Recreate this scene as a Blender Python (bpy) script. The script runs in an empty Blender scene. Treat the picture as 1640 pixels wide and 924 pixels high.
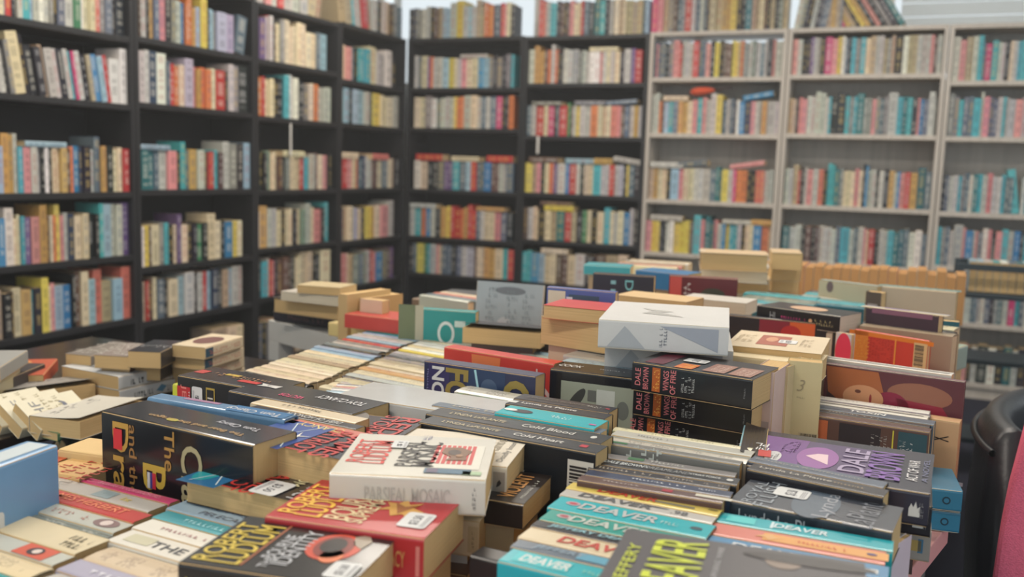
import bpy, bmesh, math, random
from mathutils import Vector, Matrix
from math import radians as R, sin, cos, pi

# ------------------------------------------------------------------ camera, world, lights, exposure
scene = bpy.context.scene
COL = scene.collection
FPX = 1534.57
PITCH, ROLL, YAW = 0.12580, 0.030910, 0.402026
CAM = Vector((3.26527, -5.75639, 1.18839))
Fv = Vector((-sin(YAW)*cos(PITCH), cos(YAW)*cos(PITCH), -sin(PITCH)))
Rv = Fv.cross(Vector((0, 0, 1))).normalized()
Uv = Rv.cross(Fv)
R2 = Rv*cos(ROLL)+Uv*sin(ROLL)
U2 = -Rv*sin(ROLL)+Uv*cos(ROLL)
cd = bpy.data.cameras.new('camera'); cam = bpy.data.objects.new('camera', cd); COL.objects.link(cam)
cam.matrix_world = Matrix(((R2.x, U2.x, -Fv.x, CAM.x), (R2.y, U2.y, -Fv.y, CAM.y), (R2.z, U2.z, -Fv.z, CAM.z), (0, 0, 0, 1)))
cd.sensor_fit = 'HORIZONTAL'; cd.sensor_width = 36; cd.lens = FPX/1640*36
cd.clip_start = .02; cd.clip_end = 200
cd.dof.use_dof = True; cd.dof.focus_distance = 1.36; cd.dof.aperture_fstop = 4.0
scene.camera = cam

w = bpy.data.worlds.new('world'); scene.world = w; w.use_nodes = True
bg = w.node_tree.nodes['Background']
bg.inputs['Color'].default_value = (.86, .95, 1.0, 1); bg.inputs['Strength'].default_value = 1.0
vs = scene.view_settings
vs.view_transform = 'Standard'; vs.look = 'None'; vs.gamma = 1; vs.use_curve_mapping = False
vs.exposure = 0.24
CEIL = 2.75
def area(name, loc, sx, sy, power, col, rot=(0, 0, 0)):
    l = bpy.data.lights.new(name, 'AREA'); l.shape = 'RECTANGLE'; l.size = sx; l.size_y = sy
    l.energy = power; l.color = col
    o = bpy.data.objects.new(name, l); o.location = loc; o.rotation_euler = rot; COL.objects.link(o)
    return o
LAMPS = [(1.0, -1.3), (1.0, -3.3), (3.1, -1.5), (3.0, -3.2), (2.2, -5.6)]
for lx, ly in LAMPS:
    area('ceiling_lamp_light', (lx, ly, CEIL-.06), 1.15, .28, 24, (1.0, .90, .78))

HAZE = .009  # thin scatter volume added to lift blacks the way window glare in the lens does
hz = bpy.data.materials.new('glare_haze'); hz.use_nodes = True
_n = hz.node_tree.nodes; _n.clear()
_o = _n.new('ShaderNodeOutputMaterial'); _v = _n.new('ShaderNodeVolumeScatter'); _v.inputs['Density'].default_value = HAZE; _v.inputs['Color'].default_value = (.93, .97, 1, 1); _v.inputs['Anisotropy'].default_value = .3
hz.node_tree.links.new(_v.outputs[0], _o.inputs['Volume'])

# ------------------------------------------------------------------ helpers
def ray(u, v): return Fv+R2*((u-820)/FPX)-U2*((v-462)/FPX)
def onz(u, v, z):
    d = ray(u, v); return CAM+d*((z-CAM.z)/d.z)
def onx(u, v, X=0):
    d = ray(u, v); return CAM+d*((X-CAM.x)/d.x)
def ony(u, v, Y=0):
    d = ray(u, v); return CAM+d*((Y-CAM.y)/d.y)
def proj(p):
    d = Vector(p)-CAM; z = d.dot(Fv); return 820+FPX*d.dot(R2)/z, 462-FPX*d.dot(U2)/z, z

def lin(c):
    return tuple(((x/255)/12.92 if x/255 <= .04045 else ((x/255+.055)/1.055)**2.4) for x in c)
def tag(o, label=None, cat=None, group=None, kind=None):
    if label: o['label'] = label
    if cat: o['category'] = cat
    if group: o['group'] = group
    if kind: o['kind'] = kind
    return o
def empty(name, label, cat, loc=(0, 0, 0), group=None):
    o = bpy.data.objects.new(name, None); o.empty_display_size = .05; o.location = loc; COL.objects.link(o)
    return tag(o, label, cat, group)
def mobj(name, verts, faces, mats, parent=None, mi=None, smooth=False, matrix=None):
    me = bpy.data.meshes.new(name); me.from_pydata([tuple(v) for v in verts], [], faces)
    if not isinstance(mats, (list, tuple)): mats = [mats]
    for m in mats: me.materials.append(m)
    if mi:
        me.polygons.foreach_set('material_index', mi)
    if smooth: me.polygons.foreach_set('use_smooth', [True]*len(me.polygons))
    me.update()
    o = bpy.data.objects.new(name, me); COL.objects.link(o)
    if matrix is not None: o.matrix_world = matrix
    if parent: o.parent = parent
    return o
class MB:
    def __init__(s): s.v = []; s.f = []; s.m = []
    def add(s, vs, fs, m=0):
        n = len(s.v); s.v += [tuple(x) for x in vs]; s.f += [tuple(i+n for i in f) for f in fs]; s.m += [m]*len(fs)
    def box(s, a, b, m=0):
        x0, y0, z0 = a; x1, y1, z1 = b
        s.add([(x0, y0, z0), (x1, y0, z0), (x1, y1, z0), (x0, y1, z0), (x0, y0, z1), (x1, y0, z1), (x1, y1, z1), (x0, y1, z1)],
              [(3, 2, 1, 0), (4, 5, 6, 7), (0, 1, 5, 4), (1, 2, 6, 5), (2, 3, 7, 6), (3, 0, 4, 7)], m)
    def build(s, name, mats, parent=None, bevel=0, smooth=False, matrix=None):
        o = mobj(name, s.v, s.f, mats, parent, s.m, smooth, matrix)
        if bevel:
            b = o.modifiers.new('bevel', 'BEVEL'); b.width = bevel; b.segments = 2; b.limit_method = 'ANGLE'
        return o

# ------------------------------------------------------------------ materials
def newmat(name):
    m = bpy.data.materials.new(name); m.use_nodes = True
    return m, m.node_tree.nodes, m.node_tree.links, m.node_tree.nodes['Principled BSDF']
def simple(name, rgb, rough=.5, spec=.5, bump=0, bscale=200, var=0, vscale=8, coat=0):
    m, N, L, b = newmat(name)
    b.inputs['Base Color'].default_value = (*lin(rgb), 1); b.inputs['Roughness'].default_value = rough
    b.inputs['Specular IOR Level'].default_value = spec
    if coat: b.inputs['Coat Weight'].default_value = coat; b.inputs['Coat Roughness'].default_value = .12
    tc = N.new('ShaderNodeTexCoord')
    if var:
        n = N.new('ShaderNodeTexNoise'); n.inputs['Scale'].default_value = vscale; n.inputs['Detail'].default_value = 4
        L.new(tc.outputs['Object'], n.inputs['Vector'])
        mx = N.new('ShaderNodeMix'); mx.data_type = 'RGBA'
        mx.inputs[6].default_value = (*[max(0, c*(1-var)) for c in lin(rgb)], 1); mx.inputs[7].default_value = (*[min(1, c*(1+var)) for c in lin(rgb)], 1)
        L.new(n.outputs['Fac'], mx.inputs[0]); L.new(mx.outputs[2], b.inputs['Base Color'])
    if bump:
        n = N.new('ShaderNodeTexNoise'); n.inputs['Scale'].default_value = bscale
        L.new(tc.outputs['Object'], n.inputs['Vector'])
        bp = N.new('ShaderNodeBump'); bp.inputs['Strength'].default_value = bump; bp.inputs['Distance'].default_value = .002
        L.new(n.outputs['Fac'], bp.inputs['Height']); L.new(bp.outputs[0], b.inputs['Normal'])
    return m
def wood(name, c1, c2, rough=.5, axis=(30, 30, 1.2)):
    m, N, L, b = newmat(name)
    tc = N.new('ShaderNodeTexCoord'); mp = N.new('ShaderNodeMapping'); mp.inputs['Scale'].default_value = axis
    L.new(tc.outputs['Object'], mp.inputs[0])
    n = N.new('ShaderNodeTexNoise'); n.inputs['Scale'].default_value = 2; n.inputs['Detail'].default_value = 6
    L.new(mp.outputs[0], n.inputs['Vector'])
    r = N.new('ShaderNodeValToRGB'); r.color_ramp.elements[0].position = .3; r.color_ramp.elements[1].position = .7
    r.color_ramp.elements[0].color = (*lin(c1), 1); r.color_ramp.elements[1].color = (*lin(c2), 1)
    L.new(n.outputs['Fac'], r.inputs[0]); L.new(r.outputs[0], b.inputs['Base Color'])
    b.inputs['Roughness'].default_value = rough
    return m
def page_mat(name, rgb, axis):
    # fine leaf lines, stacked along one object axis
    m, N, L, b = newmat(name)
    tc = N.new('ShaderNodeTexCoord'); mp = N.new('ShaderNodeMapping')
    sc = [6, 6, 6]; sc[axis] = 1400; mp.inputs['Scale'].default_value = sc
    L.new(tc.outputs['Object'], mp.inputs[0])
    n = N.new('ShaderNodeTexNoise'); n.inputs['Scale'].default_value = 1; n.inputs['Detail'].default_value = 3
    L.new(mp.outputs[0], n.inputs['Vector'])
    mx = N.new('ShaderNodeMix'); mx.data_type = 'RGBA'
    c = lin(rgb)
    mx.inputs[6].default_value = (c[0]*.62, c[1]*.58, c[2]*.5, 1); mx.inputs[7].default_value = (min(1, c[0]*1.18), min(1, c[1]*1.18), min(1, c[2]*1.18), 1)
    L.new(n.outputs['Fac'], mx.inputs[0]); L.new(mx.outputs[2], b.inputs['Base Color'])
    b.inputs['Roughness'].default_value = .85; b.inputs['Specular IOR Level'].default_value = .2
    return m
M = {}
M['black'] = simple('black_brown_laminate', (36, 36, 39), .42, .4, var=.12, vscale=5)
M['blackback'] = simple('black_backboard', (30, 31, 35), .6, .3)
M['greywood'] = wood('grey_oak_laminate', (168, 160, 150), (188, 180, 170), .5)
M['greyback'] = wood('grey_oak_backboard', (164, 160, 154), (180, 175, 168), .6, (18, 18, .8))
M['wall'] = simple('white_painted_wall', (222, 224, 220), .8, .2, bump=.05, bscale=60)
M['ceil'] = simple('white_ceiling_tile', (215, 214, 208), .9, .2, bump=.1, bscale=120)
M['carpet'] = simple('dark_slate_carpet', (46, 47, 58), .95, .1, bump=.8, bscale=500, var=.3, vscale=300)
M['white'] = simple('white_lacquer', (205, 202, 196), .35, .5)
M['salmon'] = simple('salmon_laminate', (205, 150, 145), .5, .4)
M['darktable'] = simple('dark_brown_table_top', (38, 31, 28), .22, .5, var=.2)
M['leather'] = simple('black_faux_leather', (28, 31, 38), .38, .5, bump=.3, bscale=90)
M['gloss_black'] = simple('black_glossy_vinyl', (20, 22, 23), .2, .6, bump=.25, bscale=60)
M['pinkfab'] = simple('pink_woven_fabric', (216, 104, 128), .95, .1, bump=.8, bscale=420, var=.22, vscale=350)
M['metal'] = simple('dark_painted_metal', (34, 48, 56), .45, .5)
M['pages'] = page_mat('yellowed_page_block', (206, 176, 128), 2)
M['pages_d'] = page_mat('brown_page_block', (168, 128, 84), 2)
M['pages_w'] = page_mat('pale_page_block', (214, 204, 184), 2)
M['shelfpages'] = simple('page_edges', (196, 174, 136), .9, .2, var=.2, vscale=80)
m, N, L, b = newmat('lamp_diffuser'); b.inputs['Emission Color'].default_value = (1, .95, .88, 1); b.inputs['Emission Strength'].default_value = 3.5; M['lamp'] = m
m, N, L, b = newmat('window_glass'); b.inputs['Transmission Weight'].default_value = 1; b.inputs['Roughness'].default_value = 0.0; b.inputs['IOR'].default_value = 1.02; M['glass'] = m

def cover_attr_mat(name, rough, alpha=.5):
    # cover stock printed with a run of small lettering on the spine; colours travel with each book's mesh
    m, N, L, b = newmat(name)
    a = N.new('ShaderNodeAttribute'); a.attribute_name = 'col'
    k = N.new('ShaderNodeAttribute'); k.attribute_name = 'ink'
    un = N.new('ShaderNodeUVMap'); un.uv_map = 'n'
    up = N.new('ShaderNodeUVMap'); up.uv_map = 'p'
    mp = N.new('ShaderNodeMapping'); mp.inputs['Scale'].default_value = (230, 300, 1); L.new(up.outputs[0], mp.inputs[0])
    n1 = N.new('ShaderNodeTexNoise'); n1.inputs['Scale'].default_value = 1; n1.inputs['Detail'].default_value = 0; L.new(mp.outputs[0], n1.inputs['Vector'])
    mp2 = N.new('ShaderNodeMapping'); mp2.inputs['Scale'].default_value = (.01, 34, 1); L.new(up.outputs[0], mp2.inputs[0])
    n2 = N.new('ShaderNodeTexNoise'); n2.inputs['Scale'].default_value = 1; n2.inputs['Detail'].default_value = 0; L.new(mp2.outputs[0], n2.inputs['Vector'])
    sp = N.new('ShaderNodeSeparateXYZ'); L.new(un.outputs[0], sp.inputs[0])
    def mth(op, a_, b_):
        x = N.new('ShaderNodeMath'); x.operation = op
        for i, q in enumerate((a_, b_)):
            if q is None: continue
            if isinstance(q, (int, float)): x.inputs[i].default_value = q
            else: L.new(q, x.inputs[i])
        return x.outputs[0]
    t1 = mth('GREATER_THAN', n1.outputs['Fac'], .48)
    t2 = mth('GREATER_THAN', n2.outputs['Fac'], .46)
    d = mth('ABSOLUTE', mth('SUBTRACT', sp.outputs[0], .5), None)
    bnd = mth('LESS_THAN', d, .27)
    e = mth('ABSOLUTE', mth('SUBTRACT', sp.outputs[1], .52), None)
    bn2 = mth('LESS_THAN', e, .42)
    al = mth('MULTIPLY', mth('MULTIPLY', mth('MULTIPLY', t1, t2), mth('MULTIPLY', bnd, bn2)), alpha)
    mx = N.new('ShaderNodeMix'); mx.data_type = 'RGBA'
    L.new(al, mx.inputs[0]); L.new(a.outputs['Color'], mx.inputs[6]); L.new(k.outputs['Color'], mx.inputs[7])
    L.new(mx.outputs[2], b.inputs['Base Color'])
    b.inputs['Roughness'].default_value = rough; b.inputs['Specular IOR Level'].default_value = .35
    return m
M['cover'] = cover_attr_mat('printed_cover', .42)
M['cover_gloss'] = cover_attr_mat('glossy_printed_cover', .2, .28)
_cm = {}
def cmat(rgb, rough=.3, coat=.25):
    k = (tuple(rgb), rough, coat)
    if k not in _cm:
        _cm[k] = simple('cover_stock', rgb, rough, .35, coat=coat*.55, var=.06, vscale=30)
    return _cm[k]

# colour codes: (name, rgb)
CC = {
 'W': ('white', (214, 210, 200)), 'C': ('cream', (208, 190, 155)), 'T': ('tan', (172, 150, 118)), 'K': ('black', (34, 36, 42)),
 'G': ('grey', (118, 118, 116)), 'L': ('pale grey', (178, 176, 168)), 'R': ('red', (190, 52, 50)), 'O': ('orange', (206, 110, 60)),
 'Y': ('yellow', (212, 188, 76)), 'M': ('mustard', (190, 148, 78)), 'B': ('blue', (48, 122, 172)), 'N': ('navy', (40, 52, 84)),
 'A': ('turquoise', (60, 160, 170)), 'E': ('dark teal', (36, 104, 112)), 'P': ('pink', (206, 130, 130)), 'U': ('purple', (104, 74, 128)),
 'V': ('green', (62, 130, 86)), 'D': ('brown', (92, 66, 58)), 'S': ('slate', (84, 100, 116)), 'I': ('light blue', (142, 172, 190)),
 'H': ('lavender', (160, 154, 176)), 'Q': ('magenta', (196, 56, 108)), 'X': ('coral', (208, 108, 92)), 'J': ('bright turquoise', (8, 172, 184)), 'Z': ('green teal', (22, 150, 138)),
 'F': ('grey green', (128, 144, 130)),
}
# ------------------------------------------------------------------ room shell
def struct(name, mb, mats, bevel=0):
    o = mb.build(name, mats, bevel=bevel); o['kind'] = 'structure'; return o
b = MB(); b.box((-.6, -7.5, -.05), (6.5, .6, 0)); struct('floor', b, M['carpet'])
b = MB(); b.box((-.6, -7.5, CEIL), (6.5, .6, CEIL+.1)); struct('ceiling', b, M['ceil'])
b = MB(); b.box((-.45, -7.5, 0), (-.30, .45, 1.72)); b.box((-.45, -7.5, 2.6), (-.30, .45, CEIL)); b.box((-.45, -7.5, 1.72), (-.30, -2.3, 2.6)); struct('wall_left', b, M['wall'])
b = MB(); b.box((-.3, .30, 0), (6.5, .45, 1.72)); b.box((-.3, .30, 2.6), (6.5, .45, CEIL)); b.box((5.6, .30, 1.72), (6.5, .45, 2.6)); struct('wall_back', b, M['wall'])
b = MB()
for z in (1.72, 2.56): b.box((-.3, .33, z), (5.6, .37, z+.04))
for x in (-.3, .78, 1.87, 2.98, 4.3, 5.56): b.box((x, .33, 1.76), (x+.04, .37, 2.56))
win = struct('window_1', b, M['white'])
g = MB(); g.box((-.26, .349, 1.76), (5.56, .351, 2.56)); g.build('pane', M['glass'], win)
b = MB()
for z in (1.72, 2.56): b.box((-.40, -2.3, z), (-.36, .3, z+.04))
for y in (-2.3, -1.0, .26): b.box((-.40, y, 1.76), (-.36, y+.04, 2.56))
win = struct('window_2', b, M['white'])
g = MB(); g.box((-.381, -2.26, 1.76), (-.379, .26, 2.56)); g.build('pane', M['glass'], win)
b = MB()
for k in range(10): z = 1.80+.078*k; b.box((3.06, .305, z), (5.54, .309, z+.072))
t_ = b.build('window_blind', simple('white_blind_slats', (226, 228, 226), .7, .2)); t_['kind'] = 'structure'; t_.name = 'trim_1'
t_.data.materials[0].node_tree.nodes['Principled BSDF'].inputs['Transmission Weight'].default_value = .55
b = MB(); b.box((-.44, -7.49, -.04), (6.49, .44, CEIL+.04))
o = b.build('glare_haze', hz); tag(o, 'added milky haze volume imitating window glare in the lens', 'haze', kind='stuff')
for i, (lx, ly) in enumerate(LAMPS):
    t = empty('ceiling_light', ['slim ceiling light nearest the corner of the black bookcases', 'slim ceiling light above the long left bookcases', 'slim ceiling light before the grey bookcases', 'slim ceiling light above the book table', 'slim ceiling light above the photographer'][i], 'ceiling light', (lx, ly, CEIL-.05), 'slim ceiling lights')
    b = MB(); b.box((-.62, -.18, 0), (.62, .18, .049)); b.build('housing', M['white'], t, .004)
    b = MB(); b.box((-.58, -.15, -.006), (.58, .15, -.001)); b.build('diffuser', M['lamp'], t)

# ------------------------------------------------------------------ bookcases
PT = .022     # panel thickness
DEP = .28
# name: (wall, s0, s1, [shelf tops from the top board down])   s runs along the wall; left wall s=-y, back wall s=x
CASES = {
 'Z': ('L', 3.27, 4.10, [2.02, 1.704, 1.412, 1.027, .743, .455, .09]),
 'A': ('L', 2.435, 3.265, [2.02, 1.704, 1.412, 1.027, .743, .455, .09]),
 'B': ('L', 1.595, 2.430, [2.02, 1.717, 1.428, 1.034, .680, .426, .09]),
 'C': ('L', .800, 1.590, [2.002, 1.715, 1.419, 1.025, .711, .440, .09]),
 'D': ('L', .012, .795, [2.014, 1.685, 1.426, 1.027, .704, .416, .09]),
 'E': ('B', .006, .848, [2.02, 1.697, 1.434, 1.025, .704, .452, .09]),
 'F': ('B', .853, 1.668, [2.014, 1.723, 1.394, 1.031, .727, .45, .09]),
 'G': ('B', 1.673, 2.478, [2.02, 1.753, 1.422, 1.023, .700, .40, .09]),
 'H': ('B', 2.483, 3.318, [2.02, 1.763, 1.431, 1.026, .700, .40, .09]),
 'I': ('B', 3.323, 4.150, [2.02, 1.723, 1.427, 1.021, .725, .42, .09]),
}
CASENAME = {'Z': 'the black bookcase cut off at far left', 'A': 'the first black bookcase from the left', 'B': 'the second black bookcase from the left',
 'C': 'the third black bookcase from the left', 'D': 'the black bookcase left of the corner', 'E': 'the black bookcase right of the corner',
 'F': 'the black bookcase beside the grey ones', 'G': 'the first grey bookcase', 'H': 'the middle grey bookcase', 'I': 'the grey bookcase at far right'}
def SP(wall, s, d, z):     # along-wall coordinate, depth behind the shelf front, height -> world
    return Vector((-d, -s, z)) if wall == 'L' else Vector((s, d, z))
for k, (wl, s0, s1, lv) in CASES.items():
    mat = M['black'] if k in 'ZABCDEF' else M['greywood']
    bm_ = M['blackback'] if k in 'ZABCDEF' else M['greyback']
    base = SP(wl, (s0+s1)/2, DEP/2, 0)
    t = empty('bookcase', {'Z': 'tall black bookcase cut off by the left edge of the photo', 'A': 'tall black bookcase at far left, leaning books on its second shelf',
        'B': 'second tall black bookcase from the left, grey-topped tan books low down', 'C': 'narrower looking black bookcase with a white label strip above its middle shelf',
        'D': 'black bookcase ending at the room corner on the left wall', 'E': 'black bookcase on the back wall right of the corner',
        'F': 'black bookcase on the back wall touching the grey ones', 'G': 'grey oak bookcase with daylight showing over its top row',
        'H': 'grey oak bookcase under books leaning in the open', 'I': 'grey oak bookcase at the far right'}[k], 'bookcase', base, 'tall bookcases along the walls')
    def B3(mb, sa, sb, da, db, za, zb):
        p, q = SP(wl, sa, da, za)-base, SP(wl, sb, db, zb)-base
        mb.box([min(p[i], q[i]) for i in range(3)], [max(p[i], q[i]) for i in range(3)])
    for sa, sb in ((s0, s0+PT), (s1-PT, s1)):
        b = MB(); B3(b, sa, sb, 0, DEP, 0, lv[0]); b.build('side_panel', mat, t, .001)
    b = MB(); ztop = 1.905 if k == 'G' else lv[0]-.02
    B3(b, s0+PT, s1-PT, DEP-.006, DEP, .05, ztop); b.build('back_panel', bm_, t)
    b = MB(); B3(b, s0+PT, s1-PT, .0, DEP-.006, lv[0]-.024, lv[0]); b.build('top_board', mat, t, .001)
    for z in lv[1:]:
        b = MB(); B3(b, s0+PT, s1-PT, .003, DEP-.006, z-.026, z); b.build('shelf', mat, t, .001)
    b = MB(); B3(b, s0+PT, s1-PT, .02, .035, 0, lv[-1]-.026); b.build('plinth', mat, t)
    if k in 'CF':
        b = MB(); c = s0+(s1-s0)*(.62 if k == 'C' else .14)
        B3(b, c-.008, c+.008, -.002, .0, 1.215 if k == 'C' else 1.28, 1.392-.0); b.build('label_strip', M['white'], t)

# ------------------------------------------------------------------ shelved books
rnd = random.Random(7)
def box_book(w_, h, d, dz=.0015):
    """upright book, spine at y=0 facing -y, thickness along x 0..w_, depth y 0..d, height z 0..h. returns verts, faces, matidx, spineflag"""
    mb = MB(); c = .0009
    mb.box((0, .0016, 0), (c, d, h)); mb.box((w_-c, .0016, 0), (w_, d, h))
    n0 = len(mb.f)
    bl = min(.0022, w_*.12)
    xs = [0, w_*.2, w_*.5, w_*.8, w_]; ys = [.0016, .0016-bl*.7, .0016-bl, .0016-bl*.7, .0016]
    v = []
    for x, y in zip(xs, ys): v += [(x, y, 0), (x, y, h)]
    f = [(2*i, 2*i+2, 2*i+3, 2*i+1) for i in range(4)]
    mb.add(v, f); n1 = len(mb.f)
    mb.add([(x, y, z) for x, y in zip(xs, ys) for z in (0, h)], [(0, 2, 4, 6, 8)][::-1] and [(8, 6, 4, 2, 0), (1, 3, 5, 7, 9)])
    mb.box((c, .004, dz), (w_-c, d-.0015, h-dz), 1)
    return mb, (n0, n1)
def ink_for(rgb):
    l = .3*rgb[0]+.59*rgb[1]+.11*rgb[2]
    if l > 130: return rnd.choice([(40, 40, 44), (40, 40, 44), (60, 40, 60), (150, 50, 45), (40, 70, 110)])
    return rnd.choice([(215, 212, 200), (215, 212, 200), (205, 180, 110), (190, 190, 190)])
class Geo:
    def __init__(s): s.v = []; s.f = []; s.m = []; s.col = []; s.ink = []; s.un = []; s.up = []
    def book(s, w_, h, d, mtx, rgb, lettering=True, rough=0):
        mb, (a, b_) = box_book(w_, h, d)
        n = len(s.v); s.v += [tuple(mtx @ Vector(v)) for v in mb.v]
        ik = ink_for(rgb); c = (*lin(rgb), 1); k = (*lin(ik), 1)
        so = (rnd.uniform(0, 9), rnd.uniform(0, 9))
        for i, (f, mi) in enumerate(zip(mb.f, mb.m)):
            s.f.append(tuple(q+n for q in f)); s.m.append(mi+2*0 if mi == 0 else 1)
            s.col.append(c); s.ink.append(k)
            if lettering and a <= i < b_:
                s.un.append([(mb.v[q][0]/w_, mb.v[q][2]/h) for q in f])
            else: s.un.append([(-1, -1)]*len(f))
            s.up.append([(mb.v[q][0]+so[0], mb.v[q][2]+so[1]) for q in f])
    def build(s, name, mats, matrix=None):
        me = bpy.data.meshes.new(name); me.from_pydata(s.v, [], s.f)
        for m_ in mats: me.materials.append(m_)
        me.polygons.foreach_set('material_index', s.m)
        me.uv_layers.new(name='n'); me.uv_layers.new(name='p')
        me.attributes.new('col', 'FLOAT_COLOR', 'FACE'); me.attributes.new('ink', 'FLOAT_COLOR', 'FACE')
        me.uv_layers['n'].data.foreach_set('uv', [c for f in s.un for q in f for c in q])
        me.uv_layers['p'].data.foreach_set('uv', [c for f in s.up for q in f for c in q])
        me.attributes['col'].data.foreach_set('color', [c for q in s.col for c in q])
        me.attributes['ink'].data.foreach_set('color', [c for q in s.ink for c in q])
        me.update()
        o = bpy.data.objects.new(name, me)
        if matrix is not None: o.matrix_world = matrix
        COL.objects.link(o); return o

def jit(rgb, a=10):
    k = rnd.uniform(-a, a); m_ = sum(rgb)/3; return tuple(max(8, min(245, c*.84+m_*.16+k+rnd.uniform(-a, a)*.5)) for c in rgb)
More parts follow.
